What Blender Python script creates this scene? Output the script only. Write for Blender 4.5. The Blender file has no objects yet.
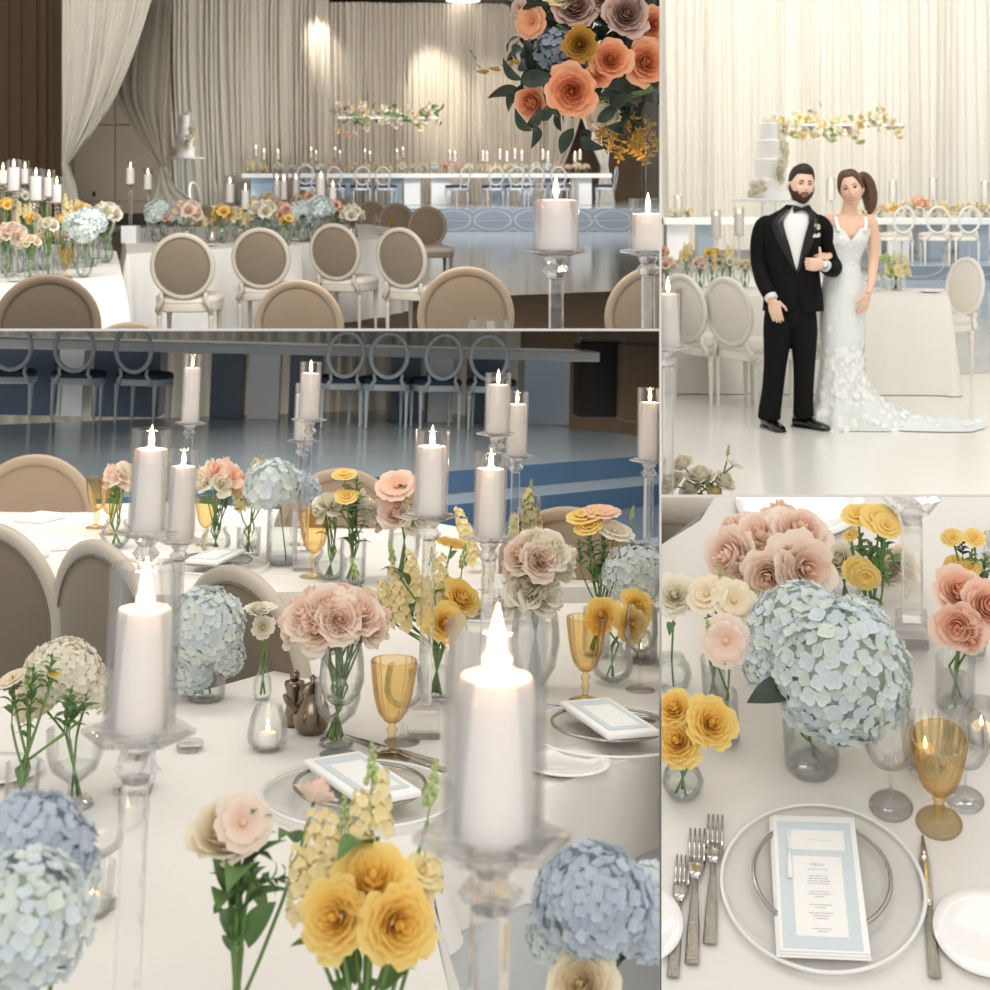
import bpy, bmesh, math, random
from mathutils import Vector, Matrix, Euler

# ------------------------------------------------------------------ camera, world, lights
SC = bpy.context.scene
COL = SC.collection
F = 1400.0; CX = 495.0; CY = 165.0          # focal length and principal point, in pixels of a 990 frame
cd = bpy.data.cameras.new('camera'); cam = bpy.data.objects.new('camera', cd); COL.objects.link(cam)
cd.sensor_width = 36; cd.lens = F / 990 * 36; cd.shift_y = (CY - 495) / 990
cd.clip_start = 0.05; cd.clip_end = 200
cd.dof.use_dof = True; cd.dof.focus_distance = 3.2; cd.dof.aperture_fstop = 10
cam.location = (0, 0, 0); cam.rotation_euler = (math.pi / 2, 0, 0)
SC.camera = cam
SC.view_settings.view_transform = 'Standard'; SC.view_settings.look = 'None'
SC.view_settings.gamma = 1; SC.view_settings.use_curve_mapping = False
SC.view_settings.exposure = 0.0
SC.cycles.max_bounces = 10; SC.cycles.transparent_max_bounces = 32
SC.cycles.diffuse_bounces = 3; SC.cycles.glossy_bounces = 4; SC.cycles.transmission_bounces = 8
SC.cycles.caustics_reflective = False; SC.cycles.caustics_refractive = False
SC.cycles.sample_clamp_indirect = 4
SC.cycles.use_denoising = True
W = bpy.data.worlds.new('world'); SC.world = W; W.use_nodes = True
W.node_tree.nodes['Background'].inputs[0].default_value = (1.0, 0.97, 0.92, 1)
W.node_tree.nodes['Background'].inputs[1].default_value = 0.72

def area(name, loc, target, sx, sy, power, col=(1, .96, .9)):
    l = bpy.data.lights.new(name, 'AREA'); l.shape = 'RECTANGLE'; l.size = sx; l.size_y = sy; l.energy = power; l.color = col
    o = bpy.data.objects.new(name, l); COL.objects.link(o); o.location = loc
    o.rotation_euler = (Vector(target) - Vector(loc)).to_track_quat('-Z', 'Y').to_euler()
    return o
def spot(name, loc, target, power, ang, col=(1, .93, .82), blend=.8, r=.1):
    l = bpy.data.lights.new(name, 'SPOT'); l.spot_size = math.radians(ang); l.spot_blend = blend; l.energy = power; l.color = col
    l.shadow_soft_size = r
    o = bpy.data.objects.new(name, l); COL.objects.link(o); o.location = loc
    o.rotation_euler = (Vector(target) - Vector(loc)).to_track_quat('-Z', 'Y').to_euler()
    return o
area('added_fill_near_tables', (0.6, 2.2, 3.0), (0.0, 2.6, -1.2), 3.0, 1.6, 26, (1, .97, .93))  # added soft fill from above for the two table sets
area('added_fill_behind_camera', (0.3, -2.2, 1.9), (0.0, 2.4, -.9), 4.0, 2.0, 76, (1, .98, .95))  # added frontal fill behind the camera, not a lamp of the room
area('added_fill_curtains', (-6.2, 19.0, 4.2), (-8.8, 25, .8), 4, 2, 230, (1, .93, .82))  # added fill to brighten the left curtains
area('added_fill_lounge', (2.4, 7.0, 4.5), (2.4, 9.8, -1.0), 3.5, 2.5, 135, (1, .97, .92))  # added overhead fill for the couple's set
area('added_fill_ballroom', (-2.2, 4.6, 4.0), (-1.9, 11.5, -.6), 5, 2.5, 250, (1, .93, .84))  # added frontal fill that brightens the ballroom tables and candles
area('added_fill_head_table', (1.0, 29.0, 4.3), (0.5, 33.5, -.6), 9, 3, 1300, (1, .95, .9))  # added overhead fill on the head table
area('added_fill_lounge_drape', (5.5, 20.0, 5.0), (6.2, 28.5, 1.5), 8, 3, 560, (1, .96, .88))  # added fill to brighten the lounge curtain
for q, (px, pw) in enumerate(((175, 620), (215, 420), (322, 320), (436, 700), (500, 300))):
    x = (px - CX) / F * 36.5
    spot('ceiling_spotlight', (x, 35.2, 4.33), (x, 38.2, 1.0), pw, 42)
area('added_fill_stage', (-0.6, 7.6, 2.6), (-.8, 10.3, -2.0), 3, 2, 120, (.95, .97, 1))  # added fill to lift the far stage beyond the candle-lit table
spot('floor_uplight', (-7.2, 28.5, -1.2), (-8.0, 33.5, 1.2), 420, 75, (.86, .95, 1))

# ------------------------------------------------------------------ the four sets
class Cell:
    def __init__(s, R, h, box):
        s.R = R; s.h = h; s.box = box; s.items = []
        s.M = R.to_4x4() @ Matrix.Translation((0, 0, -h))
    def ray(s, px, py): return s.R.transposed() @ Vector(((px - CX) / F, 1, -(py - CY) / F))
    def pt(s, px, py, z=0):
        d = s.ray(px, py); t = (z - s.h) / d.z; return Vector((0, 0, s.h)) + d * t
    def at(s, px, py, y):
        d = s.ray(px, py); return Vector((0, 0, s.h)) + d * (y / d.y)
    def ppm(s, p):
        return F / (s.M @ Vector(p)).y
def level(yh, h, box):
    a = math.atan((yh - CY) / F); return Cell(Matrix.Rotation(-a, 3, 'X'), h, box)
def aimed(cx, cy, pitch, h, box, roll=0):
    c = Vector(((cx - CX) / F, 1, -(cy - CY) / F)).normalized(); x = Vector((1, 0, 0))
    r = (x - x.dot(c) * c).normalized(); u = r.cross(c)
    if roll:
        q = Matrix.Rotation(math.radians(roll), 3, c); r = q @ r; u = q @ u
    p = math.radians(pitch); g = c * math.cos(p) + u * math.sin(p); n = -c * math.sin(p) + u * math.cos(p)
    return Cell(Matrix((r, g, n)).transposed(), h, box)
G = 1.25
BALL = level(165, 1.477, (None, 659.0 + .3, None, 328.6))       # x0,x1,y0,y1 in pixels: the edges each set is cut to
LOUNGE = level(181, 1.66, (661.6, None, None, 494.6))
TABLE = aimed(330, 660, 14, .84, (None, 659.3, 331.0, None))
SETTING = aimed(825, 743, 44, 2.0, (661.6, None, 497.2, None), roll=3)

def srgb(h):
    h = h.lstrip('#'); c = [int(h[i:i + 2], 16) / 255 for i in (0, 2, 4)]
    return tuple(((x / 12.92) if x <= .04045 else ((x + .055) / 1.055) ** 2.4) for x in c)

# ------------------------------------------------------------------ materials
MATS = {}
def new_mat(name):
    m = bpy.data.materials.new(name); m.use_nodes = True; nt = m.node_tree
    return m, nt, nt.nodes['Principled BSDF']
def pmat(name, col, rough=.6, metal=0, bump=0, scale=40, var=.04, col2=None, sss=0, sheen=0, spec=.5, trans=0, coat=0, thin=0):
    """principled with a procedural noise in its colour and relief; vertex attribute 'tint' mixes towards col2"""
    if name in MATS: return MATS[name]
    m, nt, b = new_mat(name)
    c = srgb(col) if isinstance(col, str) else col
    tc = nt.nodes.new('ShaderNodeTexCoord')
    nz = nt.nodes.new('ShaderNodeTexNoise'); nz.inputs['Scale'].default_value = scale; nz.inputs['Detail'].default_value = 3
    nt.links.new(tc.outputs['Object'], nz.inputs['Vector'])
    mx = nt.nodes.new('ShaderNodeMix'); mx.data_type = 'RGBA'
    lo = tuple(x * (1 - var) for x in c) + (1,); hi = tuple(min(1, x * (1 + var)) for x in c) + (1,)
    mx.inputs[6].default_value = lo; mx.inputs[7].default_value = hi
    nt.links.new(nz.outputs['Fac'], mx.inputs[0])
    out = mx.outputs[2]
    if col2:
        c2 = srgb(col2); at = nt.nodes.new('ShaderNodeAttribute'); at.attribute_name = 'tint'
        m2 = nt.nodes.new('ShaderNodeMix'); m2.data_type = 'RGBA'; m2.inputs[7].default_value = c2 + (1,)
        nt.links.new(out, m2.inputs[6]); nt.links.new(at.outputs['Fac'], m2.inputs[0]); out = m2.outputs[2]
    nt.links.new(out, b.inputs['Base Color'])
    b.inputs['Roughness'].default_value = rough; b.inputs['Metallic'].default_value = metal
    b.inputs['Specular IOR Level'].default_value = spec
    if sss: b.inputs['Subsurface Weight'].default_value = sss; b.inputs['Subsurface Scale'].default_value = .02; b.inputs['Subsurface Radius'].default_value = (1, .6, .4)
    if sheen: b.inputs['Sheen Weight'].default_value = sheen
    if trans: b.inputs['Transmission Weight'].default_value = trans
    if coat: b.inputs['Coat Weight'].default_value = coat; b.inputs['Coat Roughness'].default_value = .05
    if bump:
        bp = nt.nodes.new('ShaderNodeBump'); bp.inputs['Strength'].default_value = bump; bp.inputs['Distance'].default_value = .01
        nt.links.new(nz.outputs['Fac'], bp.inputs['Height']); nt.links.new(bp.outputs[0], b.inputs['Normal'])
    if thin:
        tl = nt.nodes.new('ShaderNodeBsdfTranslucent'); nt.links.new(out, tl.inputs[0]); ms = nt.nodes.new('ShaderNodeMixShader'); ms.inputs[0].default_value = thin
        nt.links.new(b.outputs[0], ms.inputs[1]); nt.links.new(tl.outputs[0], ms.inputs[2]); nt.links.new(ms.outputs[0], nt.nodes['Material Output'].inputs[0])
    MATS[name] = m; return m
def glassmat(name, col=(.99, .995, .993), fres=1.35, gl=1.0, rough=.015, deep=None):
    if name in MATS: return MATS[name]
    m = bpy.data.materials.new(name); m.use_nodes = True; nt = m.node_tree; nt.nodes.clear()
    o = nt.nodes.new('ShaderNodeOutputMaterial'); t = nt.nodes.new('ShaderNodeBsdfTransparent'); g = nt.nodes.new('ShaderNodeBsdfGlossy')
    lw = nt.nodes.new('ShaderNodeLayerWeight'); lw.inputs[0].default_value = .28
    mp = nt.nodes.new('ShaderNodeMapRange'); mp.inputs[1].default_value = 0; mp.inputs[2].default_value = 1; mp.inputs[3].default_value = .018 * gl; mp.inputs[4].default_value = .5 * gl
    nt.links.new(lw.outputs['Fresnel'], mp.inputs[0])
    rmp = nt.nodes.new('ShaderNodeMix'); rmp.data_type = 'RGBA'
    rmp.inputs[6].default_value = col + (1,); rmp.inputs[7].default_value = (deep or tuple(x * .955 for x in col)) + (1,)
    lw2 = nt.nodes.new('ShaderNodeLayerWeight'); lw2.inputs[0].default_value = .35
    pw = nt.nodes.new('ShaderNodeMath'); pw.operation = 'POWER'; pw.inputs[1].default_value = 2
    nt.links.new(lw2.outputs['Facing'], pw.inputs[0]); nt.links.new(pw.outputs[0], rmp.inputs[0])
    nt.links.new(rmp.outputs[2], t.inputs[0])
    g.inputs['Roughness'].default_value = rough
    mx = nt.nodes.new('ShaderNodeMixShader'); nt.links.new(mp.outputs[0], mx.inputs[0])
    nt.links.new(t.outputs[0], mx.inputs[1]); nt.links.new(g.outputs[0], mx.inputs[2]); nt.links.new(mx.outputs[0], o.inputs[0])
    MATS[name] = m; return m
def crystalmat():
    m = bpy.data.materials.new('cut_crystal'); m.use_nodes = True; nt = m.node_tree; nt.nodes.clear()
    o = nt.nodes.new('ShaderNodeOutputMaterial'); g = nt.nodes.new('ShaderNodeBsdfGlass'); g.inputs['IOR'].default_value = 1.45
    g.inputs['Roughness'].default_value = .0
    t = nt.nodes.new('ShaderNodeBsdfTransparent'); mx = nt.nodes.new('ShaderNodeMixShader'); mx.inputs[0].default_value = .45
    nt.links.new(g.outputs[0], mx.inputs[1]); nt.links.new(t.outputs[0], mx.inputs[2]); nt.links.new(mx.outputs[0], o.inputs[0]); return m
def emis(name, col, s):
    m = bpy.data.materials.new(name); m.use_nodes = True; nt = m.node_tree; nt.nodes.clear()
    o = nt.nodes.new('ShaderNodeOutputMaterial'); e = nt.nodes.new('ShaderNodeEmission'); e.inputs[0].default_value = col + (1,); e.inputs[1].default_value = s
    nt.links.new(e.outputs[0], o.inputs[0]); return m
GLASS = glassmat('clear_glass'); CHIM = glassmat('chimney_glass', (.996, .995, .994), gl=.9, deep=(.955, .94, .93)); AMBER = glassmat('amber_glass', (1, .92, .73), deep=(.90, .66, .38), gl=.9); WATER = glassmat('water', (.97, .985, .98), gl=.35)
PLATEGLASS = glassmat('plate_glass', (.998, .999, .997), gl=.35, deep=(.99, .992, .99))
CRYSTAL = crystalmat()
FLAME = emis('flame', (1, .72, .35), 9)
WAX = pmat('candle_wax', '#fff6f0', .5, sss=.2, var=.01, col2='#ffc9a0')
WICK = pmat('wick', '#2a201a', .9)
CLOTH = pmat('white_linen', '#efebe4', .75, bump=.06, scale=60, var=.015, sheen=.2)
CLOTH_W = pmat('ivory_linen', '#f1ede6', .75, bump=.05, scale=60, var=.015, sheen=.2)
CLOTH_B = pmat('pale_grey_satin', '#d9dcdc', .42, bump=.08, scale=25, var=.03, sheen=.2)
CHINA = pmat('white_china', '#f7f6f3', .12, var=.01, coat=.4)
NAPKIN = pmat('white_napkin', '#fbfaf7', .8, bump=.05, scale=200, var=.01)
STEEL = pmat('polished_steel', '#d5d2cc', .16, metal=1, bump=.02, scale=300)
HAMMER = pmat('hammered_steel', '#c4bdb2', .2, metal=1, bump=.6, scale=420)
PEWTER = pmat('aged_pewter', '#8a7d6e', .25, metal=1, bump=.05, scale=60, var=.2)
STEM = pmat('green_stem', '#6f9150', .55, var=.15)
LEAF = pmat('green_leaf', '#5c7f45', .5, var=.2, scale=60)
LEAF_D = pmat('dark_green_leaf', '#26382a', .45, var=.2, scale=60)
LEAF_L = pmat('pale_green_bud', '#a9bf78', .55, var=.15)
PINK = pmat('blush_petal', '#fff1e4', .55, var=.03, col2='#fdddc9', thin=.35)
PEACH = pmat('peach_petal', '#ffe2d0', .55, var=.03, col2='#fdc8a8', thin=.35)
CORAL = pmat('orange_petal', '#f6bd96', .6, var=.05, col2='#ea9a66', thin=.3)
YELLOW = pmat('yellow_petal', '#ffe695', .55, var=.03, col2='#fdd468', thin=.35)
PALEY = pmat('pale_yellow_petal', '#fbf0c4', .6, var=.05, col2='#f6df98', thin=.3)
WHITE = pmat('white_petal', '#f9f5e9', .6, var=.02, col2='#f2ebcf', thin=.3)
BLUE = pmat('blue_hydrangea_petal', '#dfe9f1', .6, var=.05, col2='#eff3de', thin=.3)
BLUE2 = pmat('deeper_blue_hydrangea_petal', '#bfcddb', .6, var=.05, col2='#dfe6ea', thin=.3)
CREAMP = pmat('cream_petal', '#f8efd8', .6, var=.03, col2='#f6e2bc', thin=.3)
MAUVE = pmat('muted_petal', '#c9ada0', .6, var=.05, col2='#a98472')
FRAME = pmat('greige_painted_wood', '#c9bfae', .45, var=.03)
PAD = pmat('taupe_upholstery', '#82735f', .7, bump=.1, scale=120, sheen=.3)
PADL = pmat('sand_upholstery', '#97836d', .7, bump=.1, scale=120, sheen=.3)
FRAMES = pmat('sand_painted_wood', '#ae9a83', .45, var=.03)
FRAMEW = pmat('white_painted_wood', '#f1eee6', .4, var=.02)
PADW = pmat('ivory_upholstery', '#ece6da', .7, bump=.05, scale=120)
SILVER = pmat('silver_lacquer', '#c6cdd2', .25, var=.03)
NAVY = pmat('navy_seat_cushion', '#2d3b52', .6)
SEATW = pmat('cream_seat_cushion', '#e6ddd0', .7, bump=.05, scale=100)
DRAPE = pmat('sheer_drape_fabric', '#d2c9ba', .85, bump=.05, scale=8, var=.05, sheen=.2)
DRAPEW = pmat('ivory_drape_fabric', '#efebe2', .85, bump=.05, scale=8, var=.03, sheen=.2)
TABLEW = pmat('white_gloss_laminate', '#f1f3f4', .2)
TABLEB = pmat('mirrored_blue_panel', '#a9b8c8', .12, metal=.35)
ACRYL = glassmat('clear_acrylic', (.92, .96, .98))
CAKE = pmat('white_fondant', '#fbfaf6', .55, var=.01)

# ------------------------------------------------------------------ mesh building
class MB:
    def __init__(s): s.v = []; s.f = []; s.t = []
    def add(s, V, Fc, tint=0.0, M=None):
        n = len(s.v)
        for i, p in enumerate(V):
            p = Vector(p); s.v.append(M @ p if M else p); s.t.append(tint[i] if isinstance(tint, list) else tint)
        for f in Fc: s.f.append([n + i for i in f])
        return s
    def grid(s, fn, nu, nv, cu=False, cv=False, tint=None, M=None):
        V = []; T = []
        iu = nu if cu else nu + 1; iv = nv if cv else nv + 1
        for i in range(iu):
            for j in range(iv):
                u = i / nu; v = j / nv; V.append(fn(u, v)); T.append(tint(u, v) if tint else 0.0)
        Fc = []
        for i in range(nu):
            for j in range(nv):
                a = i * iv + j; b = ((i + 1) % iu) * iv + j; c = ((i + 1) % iu) * iv + (j + 1) % iv; d = i * iv + (j + 1) % iv
                Fc.append((a, b, c, d))
        return s.add(V, Fc, T, M)
    def lathe(s, prof, seg=24, tint=0.0, M=None, flute=0, famp=0):
        V = []; T = []
        for (r, z) in prof:
            for k in range(seg):
                a = 2 * math.pi * k / seg; rr = r * (1 + (famp * math.cos(flute * a) if flute else 0))
                V.append((rr * math.cos(a), rr * math.sin(a), z)); T.append(tint)
        Fc = []
        for i in range(len(prof) - 1):
            for k in range(seg):
                Fc.append((i * seg + k, i * seg + (k + 1) % seg, (i + 1) * seg + (k + 1) % seg, (i + 1) * seg + k))
        return s.add(V, Fc, T, M)
    def tube(s, pts, rad, seg=8, tint=0.0, M=None, flat=1.0, caps=True):
        pts = [Vector(p) for p in pts]; n = len(pts)
        if not isinstance(rad, (list, tuple)): rad = [rad] * n
        V = []; up = None
        for i, p in enumerate(pts):
            d = (pts[min(i + 1, n - 1)] - pts[max(i - 1, 0)]).normalized()
            if up is None:
                up = Vector((0, 0, 1)) if abs(d.z) < .9 else Vector((0, 1, 0))
            x = d.cross(up).normalized(); up = x.cross(d).normalized()
            for k in range(seg):
                a = 2 * math.pi * k / seg; V.append(p + x * (rad[i] * math.cos(a)) + up * (rad[i] * flat * math.sin(a)))
        Fc = []
        for i in range(n - 1):
            for k in range(seg): Fc.append((i * seg + k, i * seg + (k + 1) % seg, (i + 1) * seg + (k + 1) % seg, (i + 1) * seg + k))
        if caps: Fc.append(tuple(range(seg))[::-1]); Fc.append(tuple((n - 1) * seg + k for k in range(seg)))
        return s.add(V, Fc, tint, M)
    def box(s, c, d, bev=0.0, M=None, tint=0.0, top=1.0):
        x, y, z = c; a, b, h = d[0] / 2, d[1] / 2, d[2] / 2
        if bev <= 0:
            V = [(x + i * a * (top if k > 0 else 1), y + j * b * (top if k > 0 else 1), z + k * h) for k in (-1, 1) for j in (-1, 1) for i in (-1, 1)]
            return s.add(V, [(0, 2, 3, 1), (4, 5, 7, 6), (0, 1, 5, 4), (2, 6, 7, 3), (0, 4, 6, 2), (1, 3, 7, 5)], tint, M)
        bm = bmesh.new(); bmesh.ops.create_cube(bm, size=1)
        for v in bm.verts: v.co = Vector((x + v.co.x * 2 * a, y + v.co.y * 2 * b, z + v.co.z * 2 * h))
        bmesh.ops.bevel(bm, geom=bm.edges[:], offset=bev, segments=2, affect='EDGES', profile=.5)
        V = [v.co.copy() for v in bm.verts]; bm.verts.index_update(); Fc = [[v.index for v in f.verts] for f in bm.faces]; bm.free()
        return s.add(V, Fc, tint, M)
    def ball(s, c, r, seg=12, rings=8, M=None, tint=0.0):
        rx, ry, rz = (r, r, r) if not isinstance(r, (tuple, list)) else r
        pr = [(max(1e-4, math.sin(math.pi * i / rings)), -math.cos(math.pi * i / rings)) for i in range(rings + 1)]
        MM = Matrix.Translation(c) @ Matrix.Diagonal((rx, ry, rz, 1)); MM = M @ MM if M else MM
        return s.lathe(pr, seg, tint, MM)
    def mesh(s, name, mat=None, smooth=True):
        me = bpy.data.meshes.new(name); me.from_pydata([tuple(v) for v in s.v], [], s.f)
        if any(s.t):
            a = me.attributes.new('tint', 'FLOAT', 'POINT'); a.data.foreach_set('value', s.t)
        if mat: me.materials.append(mat)
        if smooth: me.polygons.foreach_set('use_smooth', [True] * len(me.polygons))
        me.update(); return me
    def build(s, name, mat, parent=None, smooth=True, sharp=None):
        me = s.mesh(name, mat, smooth)
        if sharp: me.set_sharp_from_angle(angle=math.radians(sharp))
        return mobj(name, me, parent)
CH = {}; PROTOS = []
def mobj(name, me, parent=None, M=None):
    o = bpy.data.objects.new(name, me); o.parent = parent
    if M is not None: o.matrix_basis = M
    if parent: CH.setdefault(parent.name, []).append(o)
    return o
def empty(name):
    o = bpy.data.objects.new(name, None); o.empty_display_size = .05; return o
def collect(o):
    return [o] + [y for x in CH.get(o.name, ()) for y in collect(x)]
def copy_tree(o, parent=None):
    """a thing, its parts and their sub-parts"""
    c = o.copy(); COL.objects.link(c); c.parent = parent
    for ch in CH.get(o.name, ()):
        CH.setdefault(c.name, []).append(copy_tree(ch, c))
    return c
def link_tree(o):
    for x in collect(o): COL.objects.link(x)
def proto(root):
    PROTOS.append(root); return root
def info(o, label, cat, group=None, kind=None):
    if label: o['label'] = label
    if cat: o['category'] = cat
    if group: o['group'] = group
    if kind: o['kind'] = kind
    return o
def xf(pos, rz=0, s=1, tilt=None):
    M = Matrix.Translation(Vector(pos)) @ Matrix.Rotation(rz, 4, 'Z')
    if tilt: M = M @ Euler(tilt).to_matrix().to_4x4()
    return M @ Matrix.Scale(s, 4)
def put(cell, root, M, label, cat, group=None, kind=None):
    """link a freshly built thing (and its parts) into a set"""
    root.matrix_basis = cell.M @ M; link_tree(root); info(root, label, cat, group, kind); cell.items.append(root)
    return root
def use(cell, proto, M, label, cat, group=None):
    """link a copy of a prototype (and copies of its parts) into a set"""
    c = copy_tree(proto); c.matrix_basis = cell.M @ M; info(c, label, cat, group); cell.items.append(c); return c
def struct(cell, name, mb, mat, smooth=False):
    o = mb.build(name, mat, None, smooth); put(cell, o, Matrix.Identity(4), None, None, None, 'structure'); return o
def quadbox(mb, pts, th):
    """slab from a polygon, th thick below it"""
    n = len(pts); P = [Vector(p) for p in pts]; nrm = (P[1] - P[0]).cross(P[2] - P[0]).normalized()
    V = P + [p - nrm * th for p in P]
    mb.add(V, [list(range(n)), list(range(2 * n - 1, n - 1, -1))] + [(i, i + n, (i + 1) % n + n, (i + 1) % n) for i in range(n)])

# ------------------------------------------------------------------ flowers (unit size: radius 1)
def petal(mb, a, R, H, w, curl, nu=6, nv=5, z0=0.0, tin=0.0, tout=1.0, jit=0.0, rnd=None, base=.22, flop=.25):
    j1 = rnd.uniform(-1, 1) * jit if rnd else 0; j2 = rnd.uniform(-1, 1) * jit if rnd else 0
    def fn(u, v):
        uu = u * 2 - 1
        r = R * (base + (1 - base) * math.sin(min(1, v * 1.05) * math.pi / 2)) + curl * R * .30 * v ** 4
        z = z0 + H * v - curl * H * flop * v ** 5 * 1.2 - H * .16 * uu * uu * v
        r -= R * .10 * uu * uu * (1 - curl) - curl * R * .05 * uu * uu
        ww = w * (math.sin(math.pi * (.10 + .78 * v)) ** .55)
        ang = a + uu * ww + j1 * .2 * v
        r *= 1 + .05 * j2 + .03 * math.sin(uu * 5 + j1 * 9) * v
        return (r * math.cos(ang), r * math.sin(ang), z + .04 * H * j1)
    mb.grid(fn, nu, nv, tint=lambda u, v: tin + (tout - tin) * v)
def rose_mesh(n=32, seed=1, nu=6, nv=5):
    rnd = random.Random(seed); mb = MB(); mb.ball((0, 0, .35), (.12, .12, .45), 8, 6, tint=.9)
    for k in range(n):
        t = k / (n - 1); a = k * 2.399
        R = .10 + .84 * t ** 1.05; H = 1.10 - .30 * t; w = 1.25 - .50 * t; curl = .05 + .85 * t ** 2.2
        petal(mb, a, R, H, w, curl, nu, nv, z0=-.05 - .25 * t, tin=.95 - .6 * t, tout=.75 * (1 - t) + .03, jit=.9, rnd=rnd)
    return mb
def ranunc_mesh(n=46, seed=2):
    rnd = random.Random(seed); mb = MB(); mb.ball((0, 0, .3), (.15, .15, .35), 8, 6, tint=1)
    for k in range(n):
        t = k / (n - 1); a = k * 2.399
        petal(mb, a, .12 + .84 * t ** .8, .95 - .45 * t, .9 - .45 * t, .15 + .65 * t, 4, 4, z0=-.1 - .1 * t, tin=1 - .5 * t, tout=.55 * (1 - t), jit=.8, rnd=rnd)
    return mb
def open_mesh(n=7, seed=3, rows=2, dark=True):
    rnd = random.Random(seed); mb = MB(); mb.ball((0, 0, .1), (.16, .16, .14), 8, 6, tint=1.0)
    for r in range(rows):
        for k in range(n):
            a = 2 * math.pi * (k + .5 * r) / n
            petal(mb, a, 1 - .25 * r, .30 + .22 * r, math.pi / n * 1.35, .6, 4, 4, z0=-.02, tin=.9, tout=.05, jit=.7, rnd=rnd, base=.12, flop=.6)
    return mb
def hydra_mesh(n=120, seed=4, pn=2, deep=-.45):
    rnd = random.Random(seed); mb = MB()
    for i in range(n):
        z = 1 - (1 - deep) * (i + .5) / n; a = i * 2.39996; r = math.sqrt(max(0, 1 - z * z))
        p = Vector((r * math.cos(a), r * math.sin(a), z * .78)) * (1 + rnd.uniform(-.07, .05))
        nrm = (p + Vector((rnd.uniform(-.4, .4), rnd.uniform(-.4, .4), rnd.uniform(-.2, .35)))).normalized()
        q = nrm.to_track_quat('Z', 'Y').to_matrix().to_4x4(); M = Matrix.Translation(p) @ q @ Matrix.Rotation(rnd.uniform(0, 6.28), 4, 'Z')
        s = rnd.uniform(.15, .20) * math.sqrt(120 / n); tt = rnd.uniform(0, .75)
        for k in range(4):
            A = Matrix.Rotation(k * math.pi / 2, 4, 'Z')
            def fn(u, v):
                x = v * s; w = s * .56 * math.sin(math.pi * (.06 + .86 * v)) ** .7
                return (x, (u * 2 - 1) * w, .22 * s * v * v + .12 * s * (2 * u - 1) ** 2 + .03 * s)
            mb.grid(fn, pn, pn + 2, tint=lambda u, v: min(1, tt * .8 + (.35 if v < .2 else 0)), M=M @ A)
    mb.ball((0, 0, .0), (.74, .74, .56), 12, 8, tint=.9)
    return mb
def stock_mesh(n=22, seed=5):
    rnd = random.Random(seed); mb = MB()
    for i in range(n):
        t = i / n; z = .1 + t * .88; rr = .17 * (1 - t * .6); a = i * 2.4; s = .16 * (1 - .55 * t)
        c = Vector((rr * math.cos(a), rr * math.sin(a), z)); q = Vector((math.cos(a), math.sin(a), .5)).to_track_quat('Z', 'Y').to_matrix().to_4x4()
        for k in range(5):
            petal_M = Matrix.Translation(c) @ q @ Matrix.Rotation(k * 1.2566 + rnd.random(), 4, 'Z')
            def fn(u, v): return (v * s, (u * 2 - 1) * s * .5 * math.sin(math.pi * (.1 + .8 * v)), .25 * s * math.sin(v * 3))
            mb.grid(fn, 2, 2, tint=lambda u, v: .2 + .6 * rnd.random() * (1 - v), M=petal_M)
    return mb
def bud_mesh(n=14, seed=6):
    rnd = random.Random(seed); mb = MB()
    for i in range(n):
        t = i / n; a = i * 2.4; rr = .10 * (1 - .7 * t)
        mb.ball((rr * math.cos(a), rr * math.sin(a), .3 + .7 * t), (.055 * (1.1 - .6 * t),) * 2 + (.08 * (1.1 - .6 * t),), 6, 5)
    mb.tube([(0, 0, 0), (0, 0, 1)], [.02, .01], 5)
    return mb
def leaf_mesh():
    mb = MB()
    def fn(u, v):
        uu = u * 2 - 1; w = .22 * math.sin(math.pi * v ** .8) ** .9
        return (uu * w, v, .10 * abs(uu) * w * 3 + .18 * math.sin(v * 2.6) - .25 * v * v)
    mb.grid(fn, 6, 10); return mb
def sprig_mesh(seed=7, n=12):
    rnd = random.Random(seed); mb = MB(); lf = leaf_mesh()
    for i in range(n):
        t = i / n; M = Matrix.Translation((0, 0, .15 + .8 * t)) @ Matrix.Rotation(i * 2.4, 4, 'Z') @ Matrix.Rotation(rnd.uniform(.2, .9), 4, 'X') @ Matrix.Scale(.34 * (1.2 - .5 * t), 4)
        mb.add(lf.v, lf.f, 0, M)
    mb.tube([(0, 0, 0), (.02, .01, .5), (0, 0, 1)], .015, 5); return mb
SHAPES = {'rose': rose_mesh(), 'rose2': rose_mesh(20, 11), 'ran': ranunc_mesh(), 'open': open_mesh(), 'spray': open_mesh(5, 9, 3),
          'hydra': hydra_mesh(210, 4, 2), 'hydra_s': hydra_mesh(70, 14, 1), 'rose_s': rose_mesh(11, 5, 4, 3), 'stock': stock_mesh(), 'bud': bud_mesh(), 'leaf': leaf_mesh(), 'sprig': sprig_mesh()}
NAMES = {'rose': 'rose', 'rose2': 'rose', 'ran': 'ranunculus', 'open': 'open_blossom', 'spray': 'ruffled_blossom', 'hydra': 'hydrangea_head', 'hydra_s': 'hydrangea_head',
         'rose_s': 'rose', 'stock': 'stock_flower', 'bud': 'bud_spike', 'leaf': 'leaf', 'sprig': 'leaf_sprig'}
FM = {}
def fmesh(kind, mat):
    k = (kind, mat.name)
    if k not in FM: FM[k] = SHAPES[kind].mesh(NAMES[kind], mat)
    return FM[k]
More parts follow.
